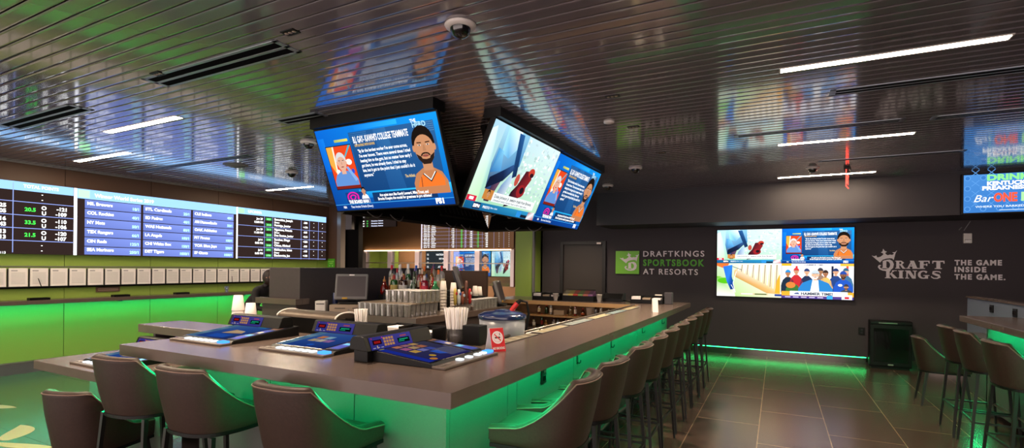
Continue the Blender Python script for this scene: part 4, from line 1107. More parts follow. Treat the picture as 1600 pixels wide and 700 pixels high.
b = MB(); b.box(-.52, -.16, ZT - TH, .508, .17, ZT, 'top'); b.build('counter_top', t, .003)
b = MB(); b.box(-.41, .12, 0, .50, .15, ZT - TH, 'cab'); b.build('back_panel', t)
b = MB(); b.box(-.42, -.10, .861, -.39, .12, ZT - TH, 'cab'); b.build('end_bracket', t)
strip('light_strip', 'green light strip under the front edge of the bar', (-3.40, 1.70, 1.000), (-1.22, 1.72, 1.007), group='green strips under the bar edge')
strip('light_strip', 'green light strip under the long right edge of the bar', (-1.20, 1.72, 1.000), (-1.18, 7.35, 1.007), group='green strips under the bar edge')

t = thing('low_counter', 'lower counter section with a betting terminal at the left end', 'counter', (-4.0, 2.0, 0))
b = MB(); b.box(-.63, -.36, .80, .45, .48, .86, 'top'); b.build('counter_top', t, .003)
b = MB(); b.box(-.58, -.05, .09, .45, -.02, .80, 'die'); b.box(-.58, -.02, .0, -.55, .45, .80, 'die'); b.build('front_panel', t)
strip('light_strip', 'green light strip under the low counter edge', (-4.60, 1.72, .792), (-3.5, 1.74, .799))

strip('light_strip', 'green light strip under the left end of the low counter', (-4.60, 1.80, .792), (-4.585, 2.45, .799))

# drink rail, mats on the inner edge
t = thing('bar_rail', 'thin metal rail along the inner edge of the bar', 'rail', (-1.6, 4.7, ZT))
b = MB(); b.tube([(-.02, -1.9, .012), (-.02, 1.85, .012)], .008, 8, 'brushed'); b.build('rail', t)
b = MB()
for k in range(6): b.cyl((-.02, -1.8 + k * .7, -.03), (-.02, -1.8 + k * .7, .01), .006, .006, 6, 'brushed')
b.build('post', t)
mats_c = [('#8a7f6a', '#5f5238', 'cream'), ('#8f8874', '#a08a50', 'pale yellow'), ('#7e8888', '#3a5f6c', 'grey blue'), ('#948e78', '#b8a868', 'ivory'), ('#6e8488', '#28667e', 'pale blue'), ('#8e8870', '#b0a060', 'straw yellow')]
for i, (c1, c2, nm) in enumerate(mats_c):
    t = thing('bar_mat', '%s bar mat on the bar rail, %s from the front corner' % (nm, ORD[i]), 'bar mat', (-1.545, 3.05 + i * .60, ZT), 0, 'printed bar mats')
    b = MB(); b.box(-.045, -.27, 0, .045, .27, .006, 'darkgrey', .002); b.build('mat', t)
    c = Canvas((.043, -.265, .0063), (0, 1, 0), (-1, 0, 0)); V = c.view(0, 0, .53, .086); V.rect(0, 0, 1, 1, c1, 0)
    for k in range(9): V.rect(.03 + k * .107, .15, .09 + k * .107, .85, c2 if k % 2 else '#a39c90', 1)
    c.build('print', t, 'print')

# sockets and hooks under the bar edge
t = thing('bar_outlet', 'black double outlet on the bar side behind the first stools', 'outlet', (DX, 3.12, .84))
b = MB(); b.box(0, -.035, -.06, .012, .035, .06, 'black', .003); b.build('plate', t)
b = MB(); b.box(.012, -.018, .01, .016, .018, .04, 'blackgloss'); b.box(.012, -.018, -.04, .016, .018, -.01, 'blackgloss'); b.build('socket', t)
for i, yy in enumerate((3.78, 4.70, 5.95, 7.1)):
    t = thing('bag_hook', 'black bag hook under the right bar edge, %s from the front corner' % ORD[i], 'hook', (DX, yy, .85), 0, 'bag hooks under the bar')
    b = MB(); b.box(0, -.012, -.05, .006, .012, .06, 'blackmetal'); b.build('plate', t)
    b = MB(); b.tube([(.004, 0, -.04), (.018, 0, -.045), (.028, 0, -.035), (.03, 0, -.015)], .005, 6, 'blackmetal'); b.build('hook', t)
t = thing('bag_hook', 'small black hook under the front bar edge between the front stools', 'hook', (-1.98, DY, .93), D(-90), 'bag hooks under the bar')
b = MB(); b.box(0, -.01, -.03, .006, .01, .03, 'blackmetal'); b.tube([(.004, 0, -.02), (.03, 0, -.03), (.04, 0, 0)], .005, 6, 'blackmetal'); b.build('plate', t)

# ================================================================== STOOLS AND CHAIRS
def shell_rows(a, dep, zb, zs, zt, arm, thick=.055, lean=.05, n=46):
    """upholstered barrel shell as a swept wall: plan curve U-shaped, top edge falling from back to arms"""
    yf, yb = dep * .48, -dep * .52
    ym = yb + .27
    P = []
    m1 = 9
    for i in range(m1): P.append(Vector((-a * (1 - .04 * (1 - i / m1)), yf + (ym - yf) * i / m1, 0)))
    m2 = n - 2 * m1
    for i in range(m2 + 1):
        th = PI * i / m2
        cx_, sy_ = math.cos(th), math.sin(th); e = 2 / 2.7
        P.append(Vector((-a * math.copysign(abs(cx_) ** e, cx_), ym - (ym - yb) * abs(sy_) ** e, 0)))
    for i in range(m1): P.append(Vector((a * (1 - .04 * ((i + 1) / m1)), ym + (yf - ym) * (i + 1) / m1, 0)))
    L = [0]
    for p, q in zip(P, P[1:]): L.append(L[-1] + (q - p).length)
    tot = L[-1]
    rows, rim, prof = [], [], []
    N = len(P)
    for i, p in enumerate(P):
        tg = (P[min(i + 1, N - 1)] - P[max(i - 1, 0)]).normalized()
        nr = Vector((tg.y, -tg.x, 0))          # outward
        if nr.dot(p - Vector((0, .02, 0))) < 0: nr = -nr
        u = abs(L[i] / tot * 2 - 1)
        if u < .33: s = 1 - .03 * (u / .33) ** 2
        else:
            q = min(1, (u - .33) / .46); s = .97 * (1 - (1 - (1 - q) ** 1.8))
        h = arm + (zt - arm) * s - .015 * max(0, (u - .8) / .2)
        back = max(0, min(1, (ym - p.y) / (ym - yb)))
        row = []
        def pt(off, z):
            f = (z - zb) / (zt - zb)
            tap = 1 - .07 * (1 - min(1, f * 1.6))
            q = Vector((p.x * tap, p.y * tap, z)) + nr * off
            q.y -= lean * back * f
            return q
        for f in (0, .12, .3, .5, .7, .86, .95): row.append(pt(0 if f else -.004, zb + (h - .018 - zb) * f))
        for k in range(7):
            an = PI * k / 6
            row.append(pt(-thick / 2 + thick / 2 * math.cos(an), h - .018 + .018 * math.sin(an)))
        for f in (.9, .6, .3, 0): row.append(pt(-thick, zs - .02 + (h - .018 - zs + .02) * f))
        rows.append(row)
        rim.append(pt(.001, h - .016)); prof.append(pt(-thick - .001, h - .016))
    return rows, rim, prof, P

def make_seat_thing(name, label, cat, a=.235, dep=.46, zb=.70, zs=.755, zt=1.035, arm=.80, group=None, foot=True, splay=(.04, .05), lr=.0115):
    t = thing(name, label, cat, (0, 0, 0), 0, group)
    rows, rim, irim, P = shell_rows(a, dep, zb, zs, zt, arm)
    b = MB(); b.grid(rows, 'leather')
    for r in (rows[0], rows[-1]): b.add(r, [list(range(len(r)))], 'leather')
    b.build('backrest', t)
    b = MB(); b.tube(rim, .0035, 5, 'piping'); b.tube(irim, .0035, 5, 'piping'); b.build('piping', t)
    # cushion
    ins = [Vector((p.x * .80, p.y * .86 if p.y < 0 else p.y * 1.02, 0)) for p in P]
    b = MB()
    layers = [(1.0, zb + .006), (1.0, zs - .02), (.985, zs - .004), (.95, zs + .005), (.8, zs + .013), (.4, zs + .018), (.02, zs + .02)]
    rws = [[Vector((p.x * k, (p.y - .0) * k, z)) for p in ins] for k, z in layers]
    b.grid(rws, 'leather', True, True); b.build('seat', t)
    b = MB(); bot = [Vector((p.x * .935, p.y * .935, zb)) for p in P]
    b.add(bot + [q - Vector((0, 0, .018)) for q in bot], [list(range(len(bot)))[::-1], list(range(len(bot), 2 * len(bot)))] + [[i, (i + 1) % len(bot), len(bot) + (i + 1) % len(bot), len(bot) + i] for i in range(len(bot))], 'black'); b.build('seat_base', t)
    fx, fy = a * .78, dep * .36
    for sx_ in (-1, 1):
        for sy_ in (-1, 1):
            b = MB(); b.bar((sx_ * fx, sy_ * fy, zb - .018), (sx_ * (fx + splay[0]), sy_ * (fy + splay[1]), 0), lr * 2, lr * 1.4, 'blackmetal'); b.build('leg', t)
    if foot:
        k = 1 - .27 / (zb - .018)
        ex, ey = fx + splay[0] * k, fy + splay[1] * k
        b = MB()
        for sx_ in (-1, 1): b.bar((sx_ * ex, -ey, .27), (sx_ * ex, ey, .27), .014, .014, 'blackmetal')
        b.bar((-ex, -ey, .27), (ex, -ey, .27), .014, .014, 'blackmetal'); b.bar((-ex, ey, .27), (ex, ey, .27), .02, .02, 'brushed'); b.build('footrest', t)
    return t
R90 = PI / 2
st = make_seat_thing('bar_stool', 'brown bar stool at the front of the bar nearest the corner', 'stool', group='brown bar stools')
FY = 1.735
st.location = (-1.92, FY, 0)
copy_tree(st, (-2.68, FY, 0), D(2), 'brown bar stool at the front of the bar, second from the corner')
copy_tree(st, (-3.31, FY, 0), D(5), 'brown bar stool at the front of the bar in front of the low counter join')
side = [2.38, 2.90, 3.56, 4.10, 4.63, 5.20, 5.74, 6.28, 6.82, 7.30]
for i, yy in enumerate(side):
    copy_tree(st, (-1.045, yy, 0), R90 + D([6, -2, 1, 3, -2, 0, 2, -1, 1, 0][i]), 'brown bar stool along the right side of the bar, %s from the corner' % ORD[i])
for i, (x, yy) in enumerate(((1.70, 5.17), (1.70, 5.87), (1.69, 6.36))):
    copy_tree(st, (x, yy, 0), -R90 + D([4, -3, 0][i]), 'grey-brown bar stool at the right-hand counter, %s' % ['closest to the camera', 'middle of three', 'nearest the low armchair'][i])
lc = make_seat_thing('low_chair', 'low brown barrel chair at the low counter, far left', 'chair', a=.205, dep=.47, zb=.40, zs=.455, zt=.79, arm=.53, group='low barrel chairs', foot=False, lr=.014)
lc.location = (-3.83, 1.695, 0); lc.rotation_euler = (0, 0, D(16))
copy_tree(lc, (1.72, 7.60, 0), -R90 + D(-2), 'low brown barrel chair beside the black refrigerator')

# right-hand counter
t = thing('side_counter', 'dark counter with a grey back panel at the right edge', 'counter', (2.05, 6.0, 0))
b = MB(); b.box(-.26, -3.0, ZT - TH, .25, 1.28, ZT, 'top'); b.build('counter_top', t, .003)
b = MB(); b.box(.25, -3.0, 0, .33, 3.02, 1.20, 'panel_screen_tint'); b.build('back_panel', t)
b = MB(); b.box(.235, -3.0, 1.20, .345, 3.03, 1.222, 'top'); b.build('panel_cap', t)
b = MB()
for k in range(4): b.box(-.03, -3.0 + k * 1.07 + .004, .09, 0.0, -3.0 + (k + 1) * 1.07 - .004, ZT - TH, 'die')
b.box(-.03, 1.25, 0, .25, 1.28, ZT - TH, 'die'); b.build('front_panel', t)
b = MB(); b.box(.02, 1.28, .74, .25, 2.4, .79, 'top'); b.box(.2, 1.28, 0, .23, 2.9, .74, 'die'); b.build('low_shelf', t)
strip('light_strip', 'green light strip under the right-hand counter edge', (1.85, 3.05, 1.000), (1.87, 7.25, 1.007))
strip('light_strip', 'green light strip under the low part of the right-hand counter', (2.12, 7.32, .733), (2.14, 8.35, .739))
for i, yy in enumerate((8.12, 7.44)):
    t = thing('outlet', 'black outlet on the grey back panel, %s' % ['farther one', 'nearer one'][i], 'outlet', (2.30, yy, 1.11), 0, 'outlets on the right-hand panel')
    b = MB(); b.box(-.01, -.055, -.045, 0, .055, .045, 'black', .003); b.build('plate', t)
    b = MB(); b.box(-.014, -.04, -.02, -.009, -.008, .02, 'blackgloss'); b.box(-.014, .008, -.02, -.009, .04, .02, 'blackgloss'); b.build('socket', t)

# ================================================================== BETTING TERMINALS
def terminal(name, label, x, y, rz, z=ZT, nb=6, variant=0, sub=True):
    t = thing('betting_terminal', label, 'terminal', (x, y, z), rz, 'betting terminals on the bar')
    W, Dp = .25, .54
    b = MB()
    pr = [(0, 0), (0, .010), (.055, .014), (.07, .022), (Dp, .066), (Dp, 0)]
    A = [Vector((-W, p[0], p[1])) for p in pr]; B = [Vector((W, p[0], p[1])) for p in pr]
    b.add(A + B, [[5, 4, 3, 2, 1, 0], list(range(6, 12))] + [[i, (i + 1) % 6, 6 + (i + 1) % 6, 6 + i] for i in range(6)], 'black'); b.build('base', t, .003)
    b = MB(); b.box(-W - .004, -.018, 0, W + .004, .058, .0135, 'deck', .004); deck = b.build('button_deck', t)
    for k in range(nb):
        b = MB(); cx_ = (-.13 + k * .052) if nb == 6 else (-.06 + k * .085 - (.03 if k == 3 else 0))
        b.box(cx_ - .016, .010, .0125, cx_ + .016, .046, .0235, 'button_lit', .004); b.build('button', deck)
    for k in range(2):
        b = MB(); b.box(-.235 + k * .045, .012, .0125, -.197 + k * .045, .034, .017, 'brushed', .002); b.build('card_slot', deck)
    b = MB(); b.box(.185, .006, .0125, .245, .05, .026, 'blue_lit', .004); b.build('button', deck)
    sl = math.atan2(.044, Dp - .07); ux, uy = Vector((1, 0, 0)), Vector((0, math.cos(sl), math.sin(sl)))
    c = Canvas(Vector((-.235, .085, .0255)), ux, uy); V = c.view(0, 0, .38, .38)
    b = MB(); b.box(-.01, -.01, -.004, .39, .39, 0, 'blackgloss', 0, Matrix.Translation((-.235, .085, .0249)) @ Matrix.Rotation(sl, 4, 'X')); sg = b.build('screen_glass', t)
    if variant < 2:
        V.poly([(0, 0), (1, 0), (1, 1), (0, 1)], ['#2a50a8', '#243a86', '#3a66b8', '#5a86b8'], 0)
        V.rect(.0, .0, .18, 1, '#6a94b4', 1)
        for k in range(6): V.rect(.02, .04 + k * .16, .16, .16 + k * .16, '#7ea6c0' if k % 2 else '#5a84a8', 2)
        if variant == 0: V.rect(.40, .05, .85, .25, '#2a62d0', 1); V.poly([(.45, .3), (.9, .35), (.8, .5), (.5, .55)], ['#e0b890', '#c89870', '#f0d8b0', '#d8a878'], 2); V.rect(.7, .8, .9, .9, '#38a0c0', 2)
        else:
            for k, cc in enumerate(('#d0b890', '#e0d0b8', '#a87ab8', '#e89058', '#9ac8e0')): V.rect(.32 + (k % 3) * .16, .30 + (k // 3) * .18, .46 + (k % 3) * .16, .44 + (k // 3) * .18, cc, 2)
            V.ell(.6, .12, .06, .05, '#2a6ae0', 2); V.rect(.55, .84, .8, .92, '#38b8d0', 2)
    else:
        V.poly([(0, 0), (1, 0), (1, 1), (0, 1)], ['#2a2a6a', '#2f2c70', '#4a4a58', '#3a3470'], 0)
        V.rect(0, 0, .12, 1, '#2438b0', 1); V.rect(.02, .82, .11, .93, '#c8c83a', 2)
        for i in range(3):
            for j in range(3): V.rect(.26 + i * .17, .42 + j * .16, .40 + i * .17, .54 + j * .16, ['#e0b058', '#c06a9a', '#d88a6a', '#8a8ad0', '#d0a878', '#b87a8a', '#4a5ab8', '#c87a5a', '#d8a868'][i * 3 + j], 2)
        for k in range(14): V.line([(.62 + k * .025, .42), (.60 + k * .027, .06)], .002, '#b8b8c8', 2)
        V.ell(.34, .2, .05, .05, '#e0b03a', 2); V.ell(.2, .08, .06, .05, '#e09040', 2); V.poly([(.5, .2), (.62, .14), (.66, .36), (.5, .38)], '#3a68d8', 2)
    c.build('screen', sg, 'screen_dim')
    c = Canvas(Vector((.165, .085, .0262)), ux, uy); V = c.view(0, 0, .08, .36)
    V.rect(0, 0, 1, 1, '#1a1c34', 0); V.rect(.08, .05, .92, .40, '#2438a8', 1); V.rect(.2, .28, .8, .38, '#58b0e0', 2); V.rect(.08, .48, .92, .75, '#243a9a', 1); V.rect(.3, .5, .7, .6, '#d8c8a0', 2); V.rect(.1, .82, .9, .96, '#6a4a3a', 1)
    c.build('sticker_strip', t, 'print')
    # raised display head at the back
    b = MB()
    hp = [(.40, .056), (.43, .125), (.445, .130), (.50, .128), (.515, .11), (.52, .062)]
    x0, x1 = -W - .06, W - .03
    A = [Vector((x0, p[0], p[1])) for p in hp]; B = [Vector((x1, p[0], p[1])) for p in hp]
    b.add(A + B, [[5, 4, 3, 2, 1, 0], list(range(6, 12))] + [[i, (i + 1) % 6, 6 + (i + 1) % 6, 6 + i] for i in range(6)], 'black')
    b.box(x0 + .02, .42, .0, x1 - .02, .51, .07, 'black'); dh = b.build('display_head', t, .004)
    vy = Vector((0, .03, .069)).normalized()
    c = Canvas(Vector((x0 + .03, .3995, .060)), (1, 0, 0), vy); V = c.view(0, 0, .32, .066)
    V.poly([(0, 0), (1, 0), (1, 1), (0, 1)], ['#3a3c9a', '#4a44a8', '#5a54b4', '#4440a0'], 0)
    V.rect(.06, .38, .26, .75, '#2a0c14', 1); V.text('8888', .09, .47, .2, '#e02828', wmax=.14, layer=2)
    for i in range(4):
        for j in range(3): V.rect(.31 + i * .063, .18 + j * .25, .36 + i * .063, .37 + j * .25, '#e8a868', 1)
    V.rect(.64, .22, .94, .62, '#04201a', 1); V.rect(.68, .44, .90, .52, '#28d8a0', 2); V.rect(.66, .30, .80, .38, '#20b888', 2)
    V.rect(.72, .72, .88, .84, '#c85a7a', 1); V.ell(.05, .88, .012, .05, '#ff3a4a', 2, 8); V.ell(.29, .88, .014, .06, '#ff4aa0', 2, 8); V.rect(.13, .08, .15, .3, '#f0d0b0', 2)
    for k in range(3): V.rect(.04 + k * .09, .1, .1 + k * .09, .16, '#c8c0e8', 1)
    c.build('keypad_panel', dh, 'screen_dim')
    b = MB(); b.box(x1 - .075, .416, .068, x1 - .05, .424, .088, 'paper', 0); b.build('sticker', dh)
    return t
terminal('a', 'betting terminal on the front bar, left one beside the chrome lid', -3.12, 1.87, 0, variant=0)
terminal('b', 'betting terminal in the middle of the front bar', -2.33, 1.91, 0, variant=1)
terminal('c', 'betting terminal at the bar corner beside the no smoking sign', -1.37, 2.20, R90, nb=4, variant=2)
terminal('d', 'betting terminal lying on the low counter at the left', -4.02, 1.72, 0, z=.86, variant=0)
t = thing('info_panel', 'pinkish tilted picture panel under the raised ledge at the left', 'panel', (-3.98, 2.32, .86))
b = MB(); b.box(-.26, 0, 0, .26, .012, .17, 'black', .002, Matrix.Rotation(D(-25), 4, 'X')); b.build('panel', t)
RR = Matrix.Rotation(D(-25), 3, 'X')
c = Canvas(RR @ Vector((-.25, -.0007, .01)), (1, 0, 0), RR @ Vector((0, 0, 1))); V = c.view(0, 0, .5, .15); V.poly([(0, 0), (1, 0), (1, 1), (0, 1)], ['#b890b8', '#9a80b0', '#6a5a90', '#c8a8c0'], 0); V.rect(.1, .25, .3, .7, '#9a2020', 1); V.rect(.3, .25, .42, .6, '#e0a040', 1); V.rect(.5, .3, .9, .6, '#d8c8d8', 1)
c.build('picture', t, 'screen_dim')

# ================================================================== THINGS ON THE FRONT BAR
t = thing('roll_top_box', 'black box with a curved brushed steel lid on the back of the front bar', 'box', (-2.93, 2.62, ZT))
b = MB(); b.box(-.29, -.10, 0, .27, .10, .115, 'black', .004); b.build('body', t)
b = MB()
def arc(x, r, k=12): return [Vector((x, -r * math.cos(PI * i / k), (.108) + r * .42 * math.sin(PI * i / k))) for i in range(k + 1)]
b.grid([arc(-.30, .105), arc(.28, .105)], 'lid_steel'); b.grid([arc(.28, .105), arc(.28, .012)], 'lid_steel', False); b.grid([arc(-.30, .105), arc(-.30, .01)], 'lid_steel', False); b.build('lid', t)
b = MB()
for x in (-.295, .283):
    b = MB(); b.tube(arc(x, .107), .006, 6, 'white'); b.build('rim', t)

def cup_stack(x, y, z, h, r, label, n):
    t = thing('foam_cup_stack', label, 'cups', (x, y, z), 0, 'stacked foam cups')
    o = None
    for k in range(n):
        z0 = (h - .11) * k / max(1, n - 1)
        b = MB(); b.lathe([(0, .11), (r * .70, .11), (r, 0), (r * 1.06, 0), (r * 1.06, .006), (r * .74, .114), (0, .114)], (0, 0, z0), 22, 'foam')
        b.build('cup', t)
    return t
cup_stack(-3.56, 2.44, ZT, .245, .042, 'taller stack of white foam cups on the bar left of the chrome lid', 5)
cup_stack(-3.46, 2.47, ZT, .19, .042, 'shorter stack of white foam cups beside the taller one', 4)

def straw_bundle(x, y, z, n, r0, r1, h, where, cup_label):
    t = thing('straw_cup', cup_label, 'cup', (x, y, z), 0, 'cups of straws')
    b = MB(); b.lathe([(0, 0), (r0 + .012, 0), (r0 + .02, h * .42), (r0 + .017, h * .42), (r0 + .009, .004), (0, .004)], (0, 0, 0), 20, 'acrylic'); b.build('cup', t)
    pr = None
    for k in range(n):
        rr = (math.sqrt((k + .5) / n)); an = k * 2.39996
        p0 = Vector((r0 * rr * math.cos(an), r0 * rr * math.sin(an), .006)); p1 = Vector((r1 * rr * math.cos(an), r1 * rr * math.sin(an), h + random.uniform(-.008, .008)))
        if pr is None:
            b = MB(); b.cyl((0, 0, 0), (0, 0, h), .0052, .0052, 7, 'straw'); pr = b.build('straw'); o = pr
            tag(o, 'white wrapped straw standing in the cup ' + where, 'straw', 'white straws ' + where)
        else: o = pr.copy(); COL.objects.link(o)
        d = p1 - p0
        o.location = Vector((x, y, z)) + p0
        o.rotation_euler = d.to_track_quat('Z', 'Y').to_euler()
straw_bundle(-1.79, 2.70, ZT, 34, .045, .075, .215, 'beside the no smoking sign', 'cup packed with white straws beside the no smoking sign')
straw_bundle(-2.58, 2.69, ZT, 22, .032, .045, .17, 'behind the middle betting terminal', 'cup packed with white straws behind the middle betting terminal')
def caddy(x, y, z, rz, label, s=1.0, fill=True):
    t = thing('bar_caddy', label, 'caddy', (x, y, z), rz, 'black bar caddies')
    b = MB(); b.box(-.2 * s, -.07, 0, .2 * s, .07, .008, 'black'); b.box(-.2 * s, .062, 0, .2 * s, .07, .10 * s, 'black'); b.box(-.2 * s, -.07, 0, .2 * s, -.062, .05 * s, 'black')
    for xx in (-.2, -.07, .06, .192): b.box(xx * s, -.07, 0, xx * s + .008, .07, .095 * s, 'black')
    b.build('tray', t, .002)
    if fill:
        b = MB(); b.box(-.188 * s, -.058, .008, -.074 * s, .058, .085 * s, 'paper', .003); b.build('napkins', t)['kind'] = 'stuff'
        for k in (0, 1):
            b = MB(); b.box((-.055 + k * .125) * s, -.05, .008, (.045 + k * .125) * s, .05, .07 * s, 'beige' if k == 0 else 'paper', .003); b.build('napkins', t)['kind'] = 'stuff'
    return t
caddy(-2.07, 2.63, ZT, 0, 'black napkin caddy behind the corner betting terminal')
b = MB(); b.box(-.06, -.05, 0, .06, .05, .12, 'black', .004)
o = b.build('card_box'); o.location = (-1.655, 2.70, ZT); tag(o, 'black box on the bar corner behind the no smoking sign', 'box')
t = thing('no_smoking_sign', 'red folded no smoking sign on the bar corner', 'sign', (-1.43, 2.56, ZT), D(60))
b = MB()
for s in (-1, 1):
    b.add([(-.045, s * .04, 0), (.045, s * .04, 0), (.045, s * .003, .13), (-.045, s * .003, .13), (-.045, s * .042, 0), (.045, s * .042, 0), (.045, s * .005, .13), (-.045, s * .005, .13)], [[0, 1, 2, 3], [7, 6, 5, 4], [0, 1, 5, 4], [1, 2, 6, 5], [2, 3, 7, 6], [3, 0, 4, 7]], 'paper')
b.build('card', t)
vy = Vector((0, .037, .13)).normalized()
c = Canvas(Vector((-.045, -.0425, 0)), (1, 0, 0), vy, .0004); V = c.view(0, 0, .09, .135)
V.rect(0, 0, 1, 1, '#d8202c', 0); V.ell(.5, .60, .036 / .09, .036 / .135, '#f4ecec', 1, 28); V.ell(.5, .60, .028 / .09, .028 / .135, '#d8202c', 2, 28); V.ell(.5, .60, .0265 / .09, .0265 / .135, '#f0e0e0', 2.5, 28)
V.rect(.3, .56, .7, .63, '#3a2020', 3); V.line([(.64, .68), (.7, .74), (.66, .78)], .004, '#3a2020', 3); V.line([(.28, .75), (.72, .45)], .007, '#d8202c', 4)
V.text('NO SMOKING', .5, .10, .10, '#f4e4e4', 'C', wmax=.86, bold=.04); c.build('print', t, 'print')
t = thing('table_tent', 'white folded card standing on the bar near its far end', 'sign', (-1.20, 5.76, ZT), D(20))
b = MB()
for s in (-1, 1): b.add([(-.03, s * .05, 0), (.03, s * .05, 0), (.03, 0, .15), (-.03, 0, .15), (-.03, s * .055, 0), (.03, s * .055, 0), (.03, s * .004, .151), (-.03, s * .004, .151)], [[0, 1, 2, 3], [7, 6, 5, 4], [0, 1, 5, 4], [1, 2, 6, 5], [2, 3, 7, 6], [3, 0, 4, 7]], 'white')
b.build('card', t)

# stainless underbar with tub
t = thing('underbar', 'stainless underbar shelf inside the right side of the bar', 'shelf', (-1.78, 4.6, 0))
b = MB(); b.box(-.22, -1.75, .94, .22, 1.9, .965, 'steel'); b.build('shelf', t)
b = MB(); b.box(-.20, -1.73, .1, .2, 1.88, .94, 'steel'); b.build('body', t)
t = thing('round_tub', 'clear round tub with a dark blue lid inside the bar', 'tub', (-1.735, 3.20, .965))
b = MB(); b.lathe([(0, 0), (.155, 0), (.165, .232), (.160, .232), (.150, .006), (0, .006)], (0, 0, 0), 36, 'tub'); b.build('tub', t)
b = MB(); b.lathe([(.172, .222), (.175, .240), (.170, .248), (.13, .266), (.06, .272), (.055, .280), (.03, .284), (0, .284)], (0, 0, 0), 36, 'navy'); b.lathe([(.172, .222), (.165, .236), (0, .238)], (0, 0, 0), 36, 'navy'); b.build('lid', t)
b = MB(); b.box(.02, -.172, .08, .05, -.163, .13, 'darkgrey'); b.build('clip', t)
b = MB(); b.lathe([(0, .01), (.143, .01), (.15, .10), (.1, .11), (0, .115)], (0, 0, 0), 24, 'foam'); b.build('ice', t)['kind'] = 'stuff'
t = thing('soda_gun', 'red handled drink gun beside the blue lidded tub', 'drink gun', (-1.92, 3.55, .965))
b = MB(); b.cyl((.03, 0, .19), (.10, .05, .30), .017, .02, 14, 'red'); b.build('handle', t)
b = MB(); b.cyl((.10, .05, .30), (.125, .07, .325), .02, .012, 12, 'black'); b.build('cap', t)
b = MB(); b.cyl((.03, 0, .19), (0, -.02, .14), .015, .01, 12, 'brushed'); b.build('nozzle', t)
b = MB(); b.tube([(.12, .07, .32), (.16, .10, .31), (.17, .12, .22), (.15, .12, .1), (.12, .1, 0)], .01, 8, 'black'); b.build('hose', t)
b = MB(); b.cyl((0, -.02, 0), (0, -.02, .15), .012, .012, 10, 'brushed'); b.cyl((0, -.02, 0), (0, -.02, .01), .04, .04, 14, 'brushed'); b.build('holder', t)
b = MB(); b.box(-.14, -.2, 0, .14, .2, .02, 'white', .006); o = b.build('cutting_board'); o.location = (-1.78, 4.1, .965); tag(o, 'white cutting board on the underbar behind the bar rail', 'cutting board')
# ================================================================== ISLAND IN THE MIDDLE OF THE BAR
IZ = 1.0
t = thing('island_counter', 'dark island counter in the middle of the bar holding glasses and bottles', 'counter', (-4.2, 5.4, 0))
b = MB(); b.box(-.66, -1.10, IZ - .075, .84, 1.07, IZ, 'top'); b.build('counter_top', t, .003)
b = MB(); b.box(-.64, -1.02, 0, .78, 1.05, IZ - .075, 'cab'); b.build('cabinet', t)
b = MB(); b.box(.2, -1.05, .2, .25, -1.02, .9, 'black'); b.build('post', t)
b = MB(); b.box(-.52, -.17, IZ, .52, .0, IZ + .17, 'black', .003); b.box(-.64, .0, IZ, .40, .30, IZ + .23, 'black', .003); RISER = b
for k in range(3):
    b = MB(); b.box(-.62 + k * .46, -1.04, .52, -.2 + k * .46, -1.02, .88, 'beige', .004); b.build('drawer_front', t)
t = thing('bottle_riser', 'black two-step riser under the bottles on the island', 'riser', (-4.2, 5.4, 0))
RISER.build('step', t)
t = thing('partition', 'tall dark partition along the left of the island', 'partition', (-5.2, 4.2, 0))
b = MB(); b.box(-.34, .0, 0, .20, 3.0, 1.515, 'partition'); b.build('side_wall', t, .003)
t = thing('partition', 'end partition behind the island registers, warm light painted in as brown', 'partition', (-5.2, 4.2, 0))
b = MB(); b.box(.21, 2.29, 0, 1.40, 2.36, 1.49, 'brown'); b.build('end_wall', t, .003)  # same partition, coloured brown to hold the warm light on it
t = thing('end_counter', 'small dark counter block at the front end of the partition', 'counter', (-5.2, 4.2, 0))
b = MB(); b.box(-.46, -.10, 1.08, .25, -.001, 1.15, 'top'); b.box(-.40, -.05, 0, .20, -.001, 1.08, 'cab'); b.box(.201, -.001, 1.08, .25, .10, 1.15, 'top'); b.build('end_counter', t, .003)

def pos(x, y, z, rz, label, drawer=True, tilt=15):
    t = thing('cash_register', label, 'cash register', (x, y, z), rz, 'point of sale registers')
    zz = 0
    if drawer:
        b = MB(); b.box(-.22, -.19, 0, .22, .2, .088, 'beige', .004); b.build('cash_drawer', t)
        b = MB(); b.box(-.16, -.194, .045, -.04, -.189, .052, 'black'); b.box(.04, -.194, .045, .16, -.189, .052, 'black'); b.cyl((0, -.194, .03), (0, -.188, .03), .012, .012, 12, 'brushed'); b.build('slot', t)
        zz = .088
    b = MB(); b.box(-.13, -.10, zz, .13, .14, zz + .03, 'black', .01); b.box(-.05, -.0, zz + .03, .05, .06, zz + .16, 'black', .008); b.build('stand', t)
    Mx = Matrix.Translation((0, -.05, zz + .05)) @ Matrix.Rotation(D(-tilt), 4, 'X')
    b = MB(); b.box(-.19, -.025, 0, .19, .02, .315, 'greyplastic', .012, Mx); b.box(-.15, .02, .04, .15, .05, .26, 'darkgrey', .01, Mx); b.build('monitor', t)
    b = MB(); b.box(-.165, -.027, .035, .165, -.024, .285, 'pos_glass', 0, Mx); b.build('screen', t)
    b = MB(); b.box(-.03, -.029, .293, .03, -.0245, .306, 'paper', 0, Mx); b.box(-.10, -.030, .004, -.04, -.0245, .024, 'yellow' if 'yellow' in M else 'beige', 0, Mx); b.build('sticker', t)
    return t
M['pos_glass'] = mat('register_glass', '#453d40', 0.35)
M['yellow'] = mat('yellow_sticker', '#c89a28', 0.5)
pos(-4.55, 4.58, IZ, D(35), 'grey cash register with blank dark screen on a drawer at the island left end')
pos(-3.87, 5.86, IZ + .2, D(118), 'dark register screen seen edge-on behind the white cup towers', False, 18)
pos(-3.50, 6.34, IZ + .001, D(108), 'dark register seen edge-on at the far end of the island', False, 16)
